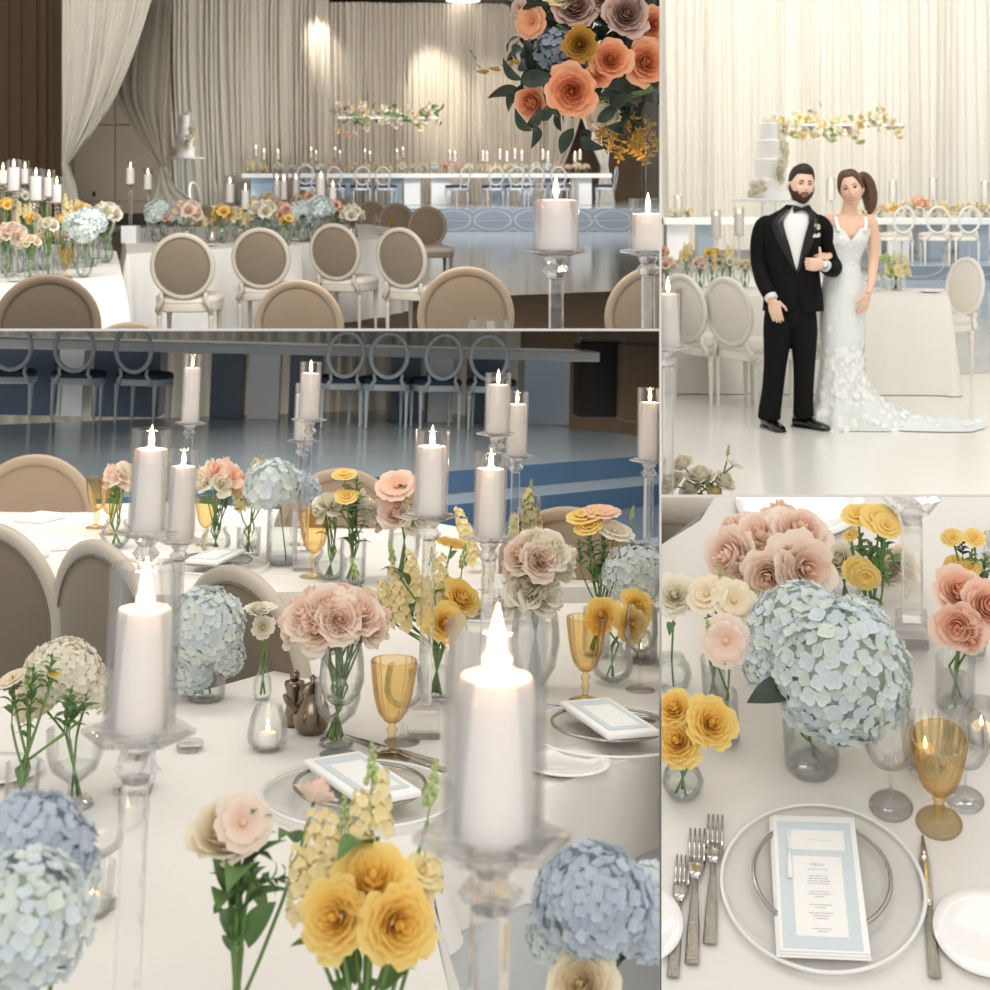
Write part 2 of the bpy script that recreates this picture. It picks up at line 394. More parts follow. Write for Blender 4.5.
# ------------------------------------------------------------------ vases
def vase_profile(kind):
    P = {'cylinder': [(.0, .004), (.030, .004), (.033, .010), (.033, .13), (.034, .135)],
         'bud': [(0, .003), (.020, .003), (.026, .012), (.027, .03), (.024, .055), (.012, .075), (.010, .09), (.013, .105)],
         'bowl': [(0, .004), (.025, .004), (.042, .02), (.052, .045), (.048, .075), (.034, .095), (.036, .105)],
         'cube': [(0, .004), (.045, .004), (.048, .01), (.048, .09), (.049, .095)],
         'goblet': [(0, .006), (.038, .003), (.036, .008), (.010, .014), (.008, .03), (.012, .035), (.04, .055), (.05, .08), (.05, .11), (.052, .115)],
         'round': [(0, .004), (.02, .004), (.042, .02), (.05, .042), (.044, .066), (.026, .082), (.022, .09), (.027, .1)]}
    return P[kind]
def stretch(pr, r, h):
    R0 = max(p[0] for p in pr); H0 = max(p[1] for p in pr); return [(a * r / R0, b * h / H0) for a, b in pr]
def add_vase(root, kind, r, h, mat=None, water=.55, flute=0):
    pr = stretch(vase_profile(kind), r, h)
    mb = MB(); mb.lathe(pr, 28 if not flute else 64, flute=flute, famp=.02 if flute else 0)
    if r > .02: mb.lathe([(max(0, a - .0025), b + .002) for a, b in pr[::-1]], 28)
    v = mb.build('vase', mat or GLASS, root)
    if water:
        wp = [(max(0, a - .003), b + .001) for a, b in pr if b < h * water]; wr = wp[-1][0] if wp else r * .7
        mb = MB(); mb.lathe(wp + [(wr, h * water), (0.0005, h * water)], 20); mb.build('water', WATER, root)
    return v
def bez(a, b, bow, n=5):
    a = Vector(a); b = Vector(b); out = []
    for i in range(n + 1):
        t = i / n; out.append(a.lerp(b, t) + Vector(bow) * math.sin(math.pi * t))
    return out
def bouquet(cell, name, base, label, group, vase, blossoms, seed=0, leaves=6, leafmat=None, cat='flower arrangement', stem_r=.0022, lsize=.05, vmat=None, flute=0, water=.55, cluster=False):
    """base = (px,py) on the table plane or a Vector; blossoms = (kind, material, px, py, radius px, depth offset)"""
    rnd = random.Random(seed + 17)
    B = base if isinstance(base, Vector) else cell.pt(base[0], base[1], 0)
    root = empty(name); vk, vr, vh = vase or (None, 0, .02)
    if vase: add_vase(root, vk, vr, vh, vmat, water, flute)
    P = []
    for bl in blossoms:
        kind, mat, px, py, rp, dy = bl[:6]
        p = cell.at(px, py, B.y + dy); r = rp / cell.ppm(p); P.append((kind, mat, p - B, r, bl[6] if len(bl) > 6 else None))
    if not P: return None
    c = sum((p[2] for p in P), Vector()) / len(P); c.z -= .05
    st = MB()
    for i, (kind, mat, p, r, fc) in enumerate(P):
        d = (p - c); d = d.normalized() * .8 if d.length > 1e-3 else Vector()
        d += Vector((0, -.35, .55)); d.z = max(d.z, .15)
        if fc: d = Vector(fc)
        if kind in ('stock', 'bud', 'sprig'):
            d = Vector((p.x * 2.0, p.y * 2.0, 1)).normalized() if not fc else Vector(fc).normalized()
            M = Matrix.Translation(p - d * r) @ d.to_track_quat('Z', 'Y').to_matrix().to_4x4() @ Matrix.Scale(r * 2, 4); e = p - d * r
        else:
            d.normalize(); off = {'hydra': 0, 'hydra_s': 0}.get(kind, .35)
            M = Matrix.Translation(p - d * r * off) @ d.to_track_quat('Z', 'Y').to_matrix().to_4x4() @ Matrix.Rotation(rnd.uniform(0, 6.28), 4, 'Z') @ Matrix.Scale(r, 4); e = p - d * r * .4
        mobj(NAMES[kind], fmesh(kind, mat), root, M)
        nk = Vector((rnd.uniform(-.4, .4) * vr, rnd.uniform(-.4, .4) * vr, vh * .9)); ft = Vector((-nk.x, -nk.y, .012))
        if (e - nk).length > .01 and e.z > vh * .6:
            st.tube(bez(nk, e, (rnd.uniform(-.006, .006), 0, 0), 4), [stem_r] * 5, 5)
        st.tube([ft, nk], stem_r, 5)
    st.build('stems', STEM, root)
    for i in range(leaves):
        k = P[rnd.randrange(len(P))]; a = rnd.uniform(0, 6.28); nk = Vector((0, 0, vh))
        p = nk.lerp(k[2], rnd.uniform(.3, .8)); s = lsize * rnd.uniform(.7, 1.3)
        M = Matrix.Translation(p) @ Matrix.Rotation(a, 4, 'Z') @ Matrix.Rotation(rnd.uniform(0.1, .9), 4, 'X') @ Matrix.Scale(s, 4)
        mobj('leaf', fmesh('leaf', leafmat or LEAF), root, M)
    return put(cell, root, Matrix.Translation(B), label, cat, group)

# ------------------------------------------------------------------ prototypes: chairs
def oval(t, w, h, cz): return (w * math.sin(t), cz + h * math.cos(t))
def chair_proto(name, fr, pad, seatm=None, open_back=False):
    """chair facing +y (its back towards -y); origin on the floor"""
    seatm = seatm or pad; root = empty(name)
    W2, H2, cz = .245, .255, .715; rec = .13     # oval half sizes, centre height; the back leans to -y with height
    yb = lambda z: -.235 - rec * (z - .45)
    ring = []
    N = 40
    if open_back: W2, H2, cz = .20, .235, .71
    rw = .021 if open_back else .021
    mb = MB(); V = []; Fc = []
    prof = [(-1, -.5), (-1, .5), (-.45, 1), (.45, 1), (1, .5), (1, -.5), (.45, -1), (-.45, -1)]
    for i in range(N):
        t = 2 * math.pi * i / N
        for (a, b) in prof:
            x, z = (W2 - rw + a * rw) * math.sin(t), cz + (H2 - rw + a * rw) * math.cos(t)
            V.append((x, yb(z) + b * .016, z))
    for i in range(N):
        for k in range(8): Fc.append((i * 8 + k, i * 8 + (k + 1) % 8, ((i + 1) % N) * 8 + (k + 1) % 8, ((i + 1) % N) * 8 + k))
    mb.add(V, Fc); mb.build('back_frame', fr, root)
    if not open_back:
        mb = MB()
        for sgn in (1, -1):
            def fn(u, v):
                t = 2 * math.pi * u; r = 1 - v; x = (W2 - 2 * rw + .006) * r * math.sin(t); z = cz + (H2 - 2 * rw + .006) * r * math.cos(t)
                return (x, yb(z) + sgn * (.006 + .026 * (1 - r ** 3.0)), z)
            mb.grid(fn, 36, 8, cu=True)
        mb.build('back_pad', pad, root)
        mb = MB()      # piping round the pad
        mb.tube([((W2 - 2 * rw + .004) * math.sin(t / 18 * math.pi), yb(cz + (H2 - 2 * rw + .004) * math.cos(t / 18 * math.pi)) - .012, cz + (H2 - 2 * rw + .004) * math.cos(t / 18 * math.pi)) for t in range(37)], .004, 6)
        mb.build('piping', pad, root)
    for sx in (-1, 1):
        mb = MB()
        zt = cz - H2 * .78; xt = W2 * .70
        mb.tube([(sx * xt, yb(zt), zt), (sx * (xt - .012), yb(zt - .06) + .0, zt - .06), (sx * (xt + .01), -.225, .43), (sx * (xt + .03), -.215, .37)], [.016, .017, .021, .022], 8)
        mb.build('back_support', fr, root)
    # seat
    def ring_pts(s, n=40):
        out = []
        for i in range(n):
            a = 2 * math.pi * i / n; c, q = math.cos(a), math.sin(a)
            x = .25 * math.copysign(abs(c) ** .62, c); y = .235 * math.copysign(abs(q) ** .62, q)
            x *= 1 + .06 * (y / .235); out.append((x * s, y * s))
        return out
    def seat_loft(levels):
        mb = MB(); n = 40; V = []
        for s, z in levels: V += [(x, y, z) for x, y in ring_pts(s, n)]
        Fc = []
        for i in range(len(levels) - 1):
            for k in range(n): Fc.append((i * n + k, i * n + (k + 1) % n, (i + 1) * n + (k + 1) % n, (i + 1) * n + k))
        Fc.append(tuple(range(n))[::-1]); Fc.append(tuple((len(levels) - 1) * n + k for k in range(n)))
        mb.add(V, Fc); return mb
    seat_loft([(.97, .425), (1.0, .435), (1.0, .455), (.97, .478), (.85, .492), (.6, .500), (.25, .503)]).build('seat_cushion', seatm, root)
    seat_loft([(.93, .362), (.98, .37), (.99, .42), (.97, .427)]).build('seat_frame', fr, root, sharp=50)
    for sx in (-1, 1):
        for sy in (-1, 1):
            M = Matrix.Translation((sx * .195, sy * .18, 0)); mb = MB()
            if sy < 0: M = M @ Matrix.Shear('XY', 4, (0, 0))
            mb.lathe([(.0, 0), (.012, 0), (.014, .02), (.012, .03), (.020, .30), (.024, .325), (.017, .335), (.026, .35), (.027, .372), (0, .372)], 12, M=M)
            mb.build('leg', fr, root, sharp=60)
    return proto(root)
CH_TAUPE = chair_proto('oval_back_chair', FRAME, PAD, SEATW)
CH_SAND = chair_proto('oval_back_chair', FRAMES, PADL, SEATW)
CH_SHADED = chair_proto('oval_back_chair', pmat('shaded_painted_wood', '#8b7863', .45), pmat('brown_upholstery', '#6d5d4b', .7, bump=.1, scale=120, sheen=.3))  # shadow put into the frame's darker colour; brown pad
CH_WHITE = chair_proto('oval_back_chair', FRAMEW, PADW)
CH_OPEN = chair_proto('open_back_chair', SILVER, NAVY, NAVY, True)
CH_GHOST = chair_proto('open_back_chair', FRAMEW, SEATW, SEATW, True)

# ------------------------------------------------------------------ candles
def candle_body(mb, r, h):
    mb.lathe([(0.0005, 0), (r, 0), (r, h - .004), (r - .002, h), (r - .005, h + .0005)], 28, tint=0.0)
    mb.lathe([(r - .005, h + .0005), (r * .6, h - .004), (.0005, h - .006)], 28, tint=.35)  # tint puts the flame's peach glow into the wax top colour
def flame_mesh():
    mb = MB(); mb.lathe([(0.0002, 0), (.0035, .004), (.0055, .011), (.005, .019), (.003, .029), (.0003, .040)], 12); return mb
def candle_proto(r, h, fs=1.0):
    root = empty('pillar_candle'); mb = MB(); candle_body(mb, r, h); mb.build('wax', WAX, root, sharp=50)
    mb = MB(); mb.tube([(0, 0, h - .008), (.0005, 0, h + .006)], .0012, 5); mb.build('wick', WICK, root)
    fl = mobj('flame', flame_mesh().mesh('flame', FLAME), root, Matrix.Translation((0, 0, h + .002)) @ Matrix.Scale(fs, 4))
    return proto(root)
def star_dish(mb, r, z, th=.012, n=8, dip=.82):
    V = []; m = n * 2
    for (s, zz) in ((.35, z - th), (.98, z - .002), (1, z + .003), (.9, z + .004), (.4, z)):
        for k in range(m):
            a = 2 * math.pi * k / m; rr = r * s * (1 if k % 2 == 0 else dip); V.append((rr * math.cos(a), rr * math.sin(a), zz))
    Fc = [(i * m + k, i * m + (k + 1) % m, (i + 1) * m + (k + 1) % m, (i + 1) * m + k) for i in range(4) for k in range(m)]
    Fc.append(tuple(range(m))[::-1]); Fc.append(tuple(4 * m + k for k in range(m)))
    mb.add(V, Fc)
def stick_proto(H, gr=.035, gh=.165, col=.019):
    """crystal candlestick: square foot, square column, faceted neck, star dish and a straight glass chimney"""
    root = empty('crystal_candlestick')
    mb = MB(); mb.box((0, 0, .0275), (.062, .062, .055), .004); mb.build('foot', CRYSTAL, root, False)
    mb = MB(); mb.box((0, 0, (H - .05 + .056) / 2), (col * 1.35, col * 1.35, H - .05 - .056), .004, top=1.35); mb.build('column', CRYSTAL, root, False)
    mb = MB(); mb.lathe([(0.0005, H - .05), (.014, H - .05), (.024, H - .038), (.014, H - .026), (.021, H - .016), (.015, H - .012), (.0005, H - .012)], 8); mb.build('neck', CRYSTAL, root, False)
    mb = MB(); star_dish(mb, .056, H - .003, .010, 6, .86); mb.build('drip_dish', CRYSTAL, root, False)
    mb = MB(); mb.lathe([(gr, H), (gr, H + gh), (gr - .0006, H + gh + .0012), (gr - .0026, H + gh), (gr - .0024, H + .001)], 36); mb.build('glass_chimney', CHIM, root)
    return proto(root)
STICK = {}; CAND = {}
def candlestick(cell, top, label, group, H=None, r=.030, gr=.035, gh=.165, ch=.115, y=None, base=None, slabel=None, lamp=0.0, fs=1.0, floor=0.0):
    """top = pixel (px, py) of the dish; the stick stands at local depth y. floor = height it stands on"""
    if base is not None: B = cell.pt(base[0], base[1], floor)
    else:
        B = cell.at(top[0], top[1], y)
        if H is None: H = round(B.z - floor, 2)
        else: floor = B.z - H
        B.z = floor
    ks = (round(H, 2), gr, gh); kc = (r, ch, fs)
    if ks not in STICK: STICK[ks] = stick_proto(round(H, 2), gr, gh)
    if kc not in CAND: CAND[kc] = candle_proto(r, ch, fs)
    use(cell, STICK[ks], Matrix.Translation(B), slabel or label.replace('lit ', '', 1).replace('pillar candle' if 'pillar candle' in label else 'candle', 'crystal candlestick', 1), 'candlestick', (group + ', their sticks') if group else None)
    T = B + Vector((0, 0, round(H, 2) + .0012))
    c = use(cell, CAND[kc], Matrix.Translation(T), label, 'candle', group)
    if lamp:
        l = bpy.data.lights.new('candle_flame_light', 'POINT'); l.energy = lamp; l.color = (1, .60, .38); l.shadow_soft_size = .012
        lo = bpy.data.objects.new('flame_light', l); COL.objects.link(lo); lo.parent = c; lo.location = (0, 0, ch + .022)
        CH.setdefault(c.name, []).append(lo)
    return T

# ------------------------------------------------------------------ tableware
def goblet_proto(amber=True, h=.175, r=.042):
    root = empty('amber_goblet' if amber else 'wine_glass'); g = AMBER if amber else GLASS
    if amber:
        bowl = [(.006, .062), (.014, .066), (.026, .082), (.033, .105), (.038, .135), (.0415, .165), (.042, .175)]
        bowl = [(a * r / .042, b * h / .175) for a, b in bowl]
        mb = MB(); mb.lathe(bowl, 72, flute=18, famp=.035); mb.lathe([(a - .0022, b) for a, b in bowl[::-1]], 36); mb.build('bowl', g, root)
        mb = MB(); mb.tube([((r - .001) * math.cos(t / 24 * 2 * math.pi), (r - .001) * math.sin(t / 24 * 2 * math.pi), h) for t in range(25)], .0013, 6, caps=False); mb.build('rim', g, root)
        mb = MB(); mb.lathe([(.007, .012), (.006, .025), (.010, .034), (.006, .042), (.011, .051), (.006, .058), (.007, .064)], 10); mb.build('stem', g, root)
    else:
        bowl = [(.003, .085), (.018, .090), (.034, .105), (.042, .13), (.040, .165), (.035, .195)]
        bowl = [(a * r / .042, b * h / .195) for a, b in bowl]
        mb = MB(); mb.lathe(bowl, 36); mb.lathe([(a - .0014, b) for a, b in bowl[::-1]], 36); mb.build('bowl', g, root)
        zz = h / .195; mb = MB(); mb.lathe([(.004, .006), (.003, .03 * zz), (.003, .08 * zz), (.004, .088 * zz)], 12); mb.build('stem', g, root)
    mb = MB(); mb.lathe([(.0005, 0), (.035, 0), (.036, .002), (.028, .006), (.010, .010), (.007, .013), (.0005, .013)], 36); mb.build('foot', g, root)
    return proto(root)
GOB = goblet_proto(True); WINE = goblet_proto(False, .2, .042); WINE_S = goblet_proto(False, .15, .04)
def votive_proto(r=.036, h=.075, flame=True, kind='round'):
    root = empty('votive_holder'); mb = MB()
    pr = [(.0, .003), (r * .7, .003), (r * .98, h * .22), (r, h * .42), (r * .9, h * .7), (r * .68, h)] if kind == 'round' else [(0, .003), (r * .8, .003), (r * .86, h * .1), (r, h)]
    fl = 0 if kind == 'round' else 20
    mb.lathe(pr, 80 if fl else 30, flute=fl, famp=.03 if fl else 0); mb.lathe([(max(0, a - .003), b + .002) for a, b in pr[::-1]], 30)
    mb.build('glass', GLASS, root)
    mb = MB(); candle_body(mb, r * .52, h * .32); c = mb.build('tealight', WAX, root); c.matrix_basis = Matrix.Translation((0, 0, .006))
    mobj('flame', fm0, c, Matrix.Translation((0, 0, h * .32)) @ Matrix.Scale(.6, 4))
    return proto(root)
fm0 = flame_mesh().mesh('flame', FLAME)
VOT = votive_proto(); VOT_F = votive_proto(.034, .075, True, 'flared')
def plate_proto(name, r, mat, rim=.35, th=.004, lift=.012, band=False):
    mb = MB(); mb.lathe([(.0005, .003), (r * .6, .003), (r * (1 - rim * .5), .004 + lift * .3), (r - .002, lift), (r, lift + .002), (r - .001, lift + .004), (r * (1 - rim * .5), .008 + lift * .3), (r * .6, .007), (.0005, .007)], 64)
    if band:
        o = empty(name); mb.build('dish', mat, o)
        b2 = MB(); b2.lathe([(r - .005, lift + .001), (r, lift - .001), (r + .002, lift + .002), (r, lift + .005), (r - .005, lift + .004), (r - .005, lift + .001)], 72); b2.build('rim', band, o)
        return proto(o)
    o = mb.build(name, mat, None); return proto(o)
RIMG = pmat('frosted_glass_rim', '#eef0ee', .15, spec=.8)
RIMS = pmat('silver_plate_rim', '#b9b6ae', .2, metal=.8)
CHARGER = plate_proto('charger_plate', .165, PLATEGLASS, .22, lift=.011, band=RIMG)
PLATE_G = plate_proto('glass_plate', .112, PLATEGLASS, .3, lift=.012, band=RIMS)
PLATE_C = plate_proto('dinner_plate', .125, CHINA, .35)
SIDE = plate_proto('side_plate', .082, CHINA, .45, lift=.01)
def fork_proto():
    root = empty('dinner_fork'); mb = MB()       # lies along +y, tines at +y, length .2
    mb.tube([(0, 0, .004), (0, .05, .005), (0, .09, .008), (0, .115, .010)], [.0085, .0075, .0045, .0035], 8, flat=.35); mb.build('handle', HAMMER, root)
    mb = MB()
    mb.tube([(0, .113, .010), (0, .125, .009), (0, .138, .006), (0, .150, .005)], [.0035, .009, .012, .0115], 8, flat=.18)
    for k in range(4):
        x = (k - 1.5) * .0062; mb.tube([(x, .146, .005), (x, .17, .006), (x * .98, .193, .010)], [.0021, .0019, .0012], 6, flat=.6)
    mb.build('tines', STEEL, root); return proto(root)
def knife_proto():
    root = empty('dinner_knife'); mb = MB()
    mb.tube([(0, 0, .006), (0, .05, .006), (0, .11, .006)], [.0085, .0075, .0055], 8, flat=.5); mb.build('handle', HAMMER, root)
    mb = MB(); mb.tube([(0, .108, .006), (0, .12, .006), (.001, .18, .006), (.002, .232, .006)], [.0055, .0075, .0075, .0015], 8, flat=.16); mb.build('blade', STEEL, root); return proto(root)
FORK = fork_proto(); KNIFE = knife_proto()
def spoonless(): pass
def tableset(cell, p, rz, idx, group, s=1.0):
    """charger, plate, folded napkin, menu, cutlery"""
    p = Vector(p); R = Matrix.Rotation(rz, 4, 'Z'); T = Matrix.Translation(p) @ R
    use(cell, CHARGER, T, 'clear glass charger plate ' + idx, 'plate', group)
    use(cell, PLATE_G, T @ Matrix.Translation((0, 0, .012)), 'silver-rimmed glass plate on the charger ' + idx, 'plate', group)
    mb = MB(); mb.box((0, 0, .006), (.11, .23, .012), .004)
    n = mb.build('folded_napkin', NAPKIN, None); put(cell, n, T @ Matrix.Translation((0, 0, .030)), 'folded white napkin on the plate ' + idx, 'napkin')
    mb = MB(); mb.box((0, 0, .0006), (.085, .19, .0012)); n = mb.build('menu_card', MENUB, None, False)
    mb = MB(); mb.box((0, -.01, .0016), (.06, .14, .0006)); mb.build('printed_panel', PAPER, n, False)
    put(cell, n, T @ Matrix.Translation((0, 0, .0425)), 'pale blue menu card on the napkin ' + idx, 'menu card')
MENUB = pmat('pale_blue_patterned_card', '#d4dfe3', .7, scale=260, var=.10)
PAPER = pmat('white_card', '#f8f7f3', .7, var=.01)

# ------------------------------------------------------------------ tables
def cloth(cell, pts, z, drop, label, group=None, mat=None, wave=.018, flare=.03, seed=1, rc=.04, name='tablecloth', cat='tablecloth'):
    """cloth over a polygonal table top (counter-clockwise x, y points), falling 'drop' with soft folds"""
    rnd = random.Random(seed); P = [Vector((p[0], p[1], 0)) for p in pts]; n = len(P); out = []
    for i in range(n):
        a, b, c = P[i - 1], P[i], P[(i + 1) % n]; d1 = (b - a).normalized(); d2 = (c - b).normalized()
        n1 = Vector((d1.y, -d1.x, 0)); n2 = Vector((d2.y, -d2.x, 0)); L = (c - b).length
        for k in range(5):
            t = k / 4; nn = n1.lerp(n2, t).normalized(); out.append((b - (n1 + n2).normalized() * rc * .35 + nn * rc * .3, nn, 1.0))
        m = max(2, int(L / .05))
        for k in range(1, m): out.append((b.lerp(c, k / m), n2, .0))
    s = 0; V = []; rows = 9; m = len(out); ph = [rnd.uniform(0, 6.28) for _ in range(4)]
    S = []
    for i in range(m):
        S.append(s); s += (out[(i + 1) % m][0] - out[i][0]).length
    Ltot = s; k1 = max(1, round(Ltot / .42)); k2 = max(1, round(Ltot / .23)); k3 = max(1, round(Ltot / .9))
    mb = MB(); mb.add([(p.x, p.y, z) for p, _, _ in out], [list(range(m))])
    for j in range(rows + 1):
        t = j / rows
        for i, (p, nn, cn) in enumerate(out):
            q = 2 * math.pi * S[i] / Ltot
            w = wave * (math.sin(k1 * q + ph[0]) + .6 * math.sin(k2 * q + ph[1]) + .7 * math.sin(k3 * q + ph[2])) * t ** .8
            o = nn * (flare * t + w + cn * .05 * t + .006 * math.sin(min(1, t * 8) * math.pi / 2))
            V.append((p.x + o.x, p.y + o.y, z - drop * (t ** 1.0) - (0 if j else .0)))
    Fc = [(j * m + i, (j + 1) * m + i, (j + 1) * m + (i + 1) % m, j * m + (i + 1) % m) for j in range(rows) for i in range(m)]
    mb.add(V, Fc)
    o = mb.build(name, mat or CLOTH, None, True, sharp=60); return put(cell, o, Matrix.Identity(4), label, cat, group)
def drape(cell, name, left, right, label, mat, pleats=30, amp=.06, group=None, rows=24, seed=3, y2=None, cat='curtain', edge=0):
    """hanging cloth between two edge curves, each a list of (px, py, depth); folds run down it"""
    rnd = random.Random(seed); A = [cell.at(*p) for p in left]; B = [cell.at(*p) for p in right]
    def samp(P, t):
        k = t * (len(P) - 1); i = min(int(k), len(P) - 2); f = k - i
        p0, p1, p2, p3 = P[max(i - 1, 0)], P[i], P[i + 1], P[min(i + 2, len(P) - 1)]
        return .5 * ((2 * p1) + (p2 - p0) * f + (2 * p0 - 5 * p1 + 4 * p2 - p3) * f * f + (3 * p1 - p0 - 3 * p2 + p3) * f ** 3)
    nu = pleats * 6; ph = [rnd.uniform(-.8, .8) for _ in range(nu + 1)]; am = [rnd.uniform(.35, 1.25) for _ in range(pleats + 2)]
    mb = MB()
    def fn(u, v):
        a = samp(A, v); b = samp(B, v); k = int(u * pleats); L = (b - a).length
        uu = u + .35 / pleats * math.sin(u * 37 + v * 1.5); p = a.lerp(b, u)
        sq = min(1, L / max(.01, (samp(B, 0) - samp(A, 0)).length)) ** .5
        d = amp * am[k] * math.sin(uu * pleats * 2 * math.pi) * sq + amp * .6 * math.sin(u * 23 + 1.3) * sq
        p.y += d; p.x += .12 * amp * math.sin(uu * pleats * 4 * math.pi + 1) * sq; return p
    mb.grid(fn, nu, rows); o = mb.build(name, mat, None); return put(cell, o, Matrix.Identity(4), label, cat, group)

# ------------------------------------------------------------------ helpers for flower groups
def dome(cell, px, py, R, y, n, kind, mats, rp, seed=0, flat=.8):
    """blossoms packed over a dome of radius R pixels seen at (px, py)"""
    rnd = random.Random(seed); out = []; k = cell.ppm(cell.at(px, py, y)); Rm = R / k
    if isinstance(mats, (list, tuple)) is False: mats = [mats]
    for i in range(n):
        z = 1 - 1.15 * (i + .5) / n; a = i * 2.39996 + seed; r = math.sqrt(max(0, 1 - z * z))
        x, d, u = r * math.cos(a), r * math.sin(a), z
        out.append((kind, mats[i % len(mats)], px + x * (R - rp * .75), py - u * (R - rp * .7) * flat, rp * rnd.uniform(.9, 1.1), d * (Rm - rp * .6 / k), (x * 1.1, d * 1.1 - .15, u + .35)))
    return out
def pos_of(cell, px, py, y): return cell.at(px, py, y)
PAL = {'pink': (PINK, 'rose'), 'peach': (PEACH, 'rose'), 'white': (WHITE, 'rose'), 'cream': (CREAMP, 'rose'), 'yellow': (YELLOW, 'ran'), 'paley': (PALEY, 'stock'), 'blue': (BLUE, 'hydra_s'), 'orange': (CORAL, 'rose')}
WORD = {'pink': 'blush pink roses', 'peach': 'peach roses', 'white': 'white roses', 'cream': 'cream roses', 'yellow': 'yellow ranunculus', 'paley': 'pale yellow stock', 'blue': 'pale blue hydrangea', 'orange': 'orange roses'}
ONE = {'pink': 'blush rose', 'peach': 'peach rose', 'white': 'white rose', 'cream': 'cream rose', 'yellow': 'yellow ranunculus', 'paley': 'pale yellow stock', 'blue': 'blue hydrangea', 'orange': 'orange rose'}
def posy(cell, px, py, R, y, col, label, group, zt=.76, seed=0, vase='bowl', low=True):
    """a vase of flowers on a surface at height zt; (px, py) = centre of its bloom, R its radius in pixels"""
    R *= 1.22; mat, kind = PAL[col]; p = cell.at(px, py, y); k = cell.ppm(p); B = Vector((p.x, y, zt)); Rm = R / k
    vh = max(.05, min(.16, p.z - zt - Rm * .35)); rnd = random.Random(seed)
    if col == 'blue': bl = dome(cell, px, py, R, y, 3, 'hydra_s', mat, R * .62, seed)
    elif col == 'paley': bl = [(('stock'), mat, px + rnd.uniform(-.8, .8) * R, py - rnd.uniform(-.4, .5) * R, R * .62, rnd.uniform(-.5, .5) * Rm) for _ in range(7)]
    elif col == 'yellow': bl = dome(cell, px, py, R, y, 7, 'ran' if not low else 'rose_s', mat, R * .42, seed)
    else: bl = dome(cell, px, py, R, y, 11, 'rose_s' if low else 'rose', mat, R * .42, seed)
    return bouquet(cell, 'flower_vase', B, label, group, (vase, min(.055, max(.03, Rm * .5)), vh), bl, seed, leaves=5, lsize=Rm * .6)

# ------------------------------------------------------------------ SET 1: the ballroom (wide view)
C = BALL
FLR = pmat('polished_pale_blue_floor', '#abb6bd', .12, var=.10, scale=2.2, spec=.7)
CARPET = pmat('brown_patterned_carpet', '#5d4a36', .9, var=.45, scale=3.5, bump=.2)
BROWN = pmat('brown_fabric_wall', '#7a6650', .85, var=.06, scale=6)
BROWN2 = pmat('taupe_wall_panel', '#8b7b68', .7, var=.04, scale=4)
DARK = pmat('dark_baseboard', '#1d1712', .5)
CEIL = pmat('dark_plaster_ceiling', '#6a5c4b', .8)
WALLW = pmat('white_partition_paint', '#f4f2ee', .6, var=.01)
EDGE = pmat('white_platform_edge', '#fbfaf6', .6, var=.01)
STAGEB = None
def ring_mat(name, c1, c2, rough=.15):
    m, nt, b = new_mat(name); tc = nt.nodes.new('ShaderNodeTexCoord'); mp = nt.nodes.new('ShaderNodeMapping'); mp.inputs['Scale'].default_value = (1.0, 1.0, 2.0)
    nt.links.new(tc.outputs['Object'], mp.inputs[0])
    sep = nt.nodes.new('ShaderNodeSeparateXYZ'); nt.links.new(mp.outputs[0], sep.inputs[0])
    def math_(op, a, b_=None):
        n = nt.nodes.new('ShaderNodeMath'); n.operation = op
        for i, x in enumerate((a, b_)):
            if x is None: continue
            if isinstance(x, (int, float)): n.inputs[i].default_value = x
            else: nt.links.new(x, n.inputs[i])
        return n.outputs[0]
    fx = math_('SUBTRACT', math_('MODULO', math_('ADD', sep.outputs[0], 50.0), .9), .45)
    r = math_('SQRT', math_('ADD', math_('POWER', fx, 2), math_('POWER', math_('SUBTRACT', sep.outputs[2], .5), 2)))
    l1 = math_('LESS_THAN', math_('ABSOLUTE', math_('SUBTRACT', r, .40)), .018); l2 = math_('LESS_THAN', math_('ABSOLUTE', math_('SUBTRACT', r, .56)), .014)
    l = math_('MAXIMUM', l1, l2)
    mx = nt.nodes.new('ShaderNodeMix'); mx.data_type = 'RGBA'; mx.inputs[6].default_value = srgb(c1) + (1,); mx.inputs[7].default_value = srgb(c2) + (1,)
    nt.links.new(l, mx.inputs[0]); nt.links.new(mx.outputs[2], b.inputs['Base Color']); b.inputs['Roughness'].default_value = rough; return m
RISER = ring_mat('blue_ring_pattern_vinyl', '#7f8b98', '#a9b3bc', .28)
STAGET = pmat('pale_grey_stage_vinyl', '#b9c4cc', .12, var=.05, scale=2)

def floorpoly(px, py): p = C.pt(px, py, 0); return (p.x, p.y)
zf = 12.72                                     # where the ballroom floor rises into its set
fz = C.pt(300, 328.7, 0).y
mb = MB(); quadbox(mb, [(-16, fz, 0), (2.2, fz, 0), (7, 46, 0), (-22, 46, 0)][:4], .3); 
f1 = struct(C, 'floor', mb, FLR)
mb = MB(); mb.box((-7.0, fz - .004, -.0135), (18, .008, .027)); struct(C, 'trim_platform_edge', mb, EDGE)
# carpet around the dance floor
a = C.pt(505, 296, 0); b = C.pt(700, 285, 0); mb = MB()
quadbox(mb, [(a.x - 8, fz + .002, .006), (b.x + 1, fz + .002, .006), (b.x + 1, b.y, .006), (a.x, a.y, .006), (a.x - 2.5, a.y - .1, .006), (a.x - 9, a.y + 3, .006)], .006); struct(C, 'floor_carpet', mb, CARPET)
a = C.pt(0, 232, 0); mb = MB(); quadbox(mb, [(-16, a.y - 9, .004), (-5.2, a.y - 9, .004), (-6.0, 30.8, .004), (-16, 30.8, .004)], .004); struct(C, 'floor_carpet_side', mb, CARPET)
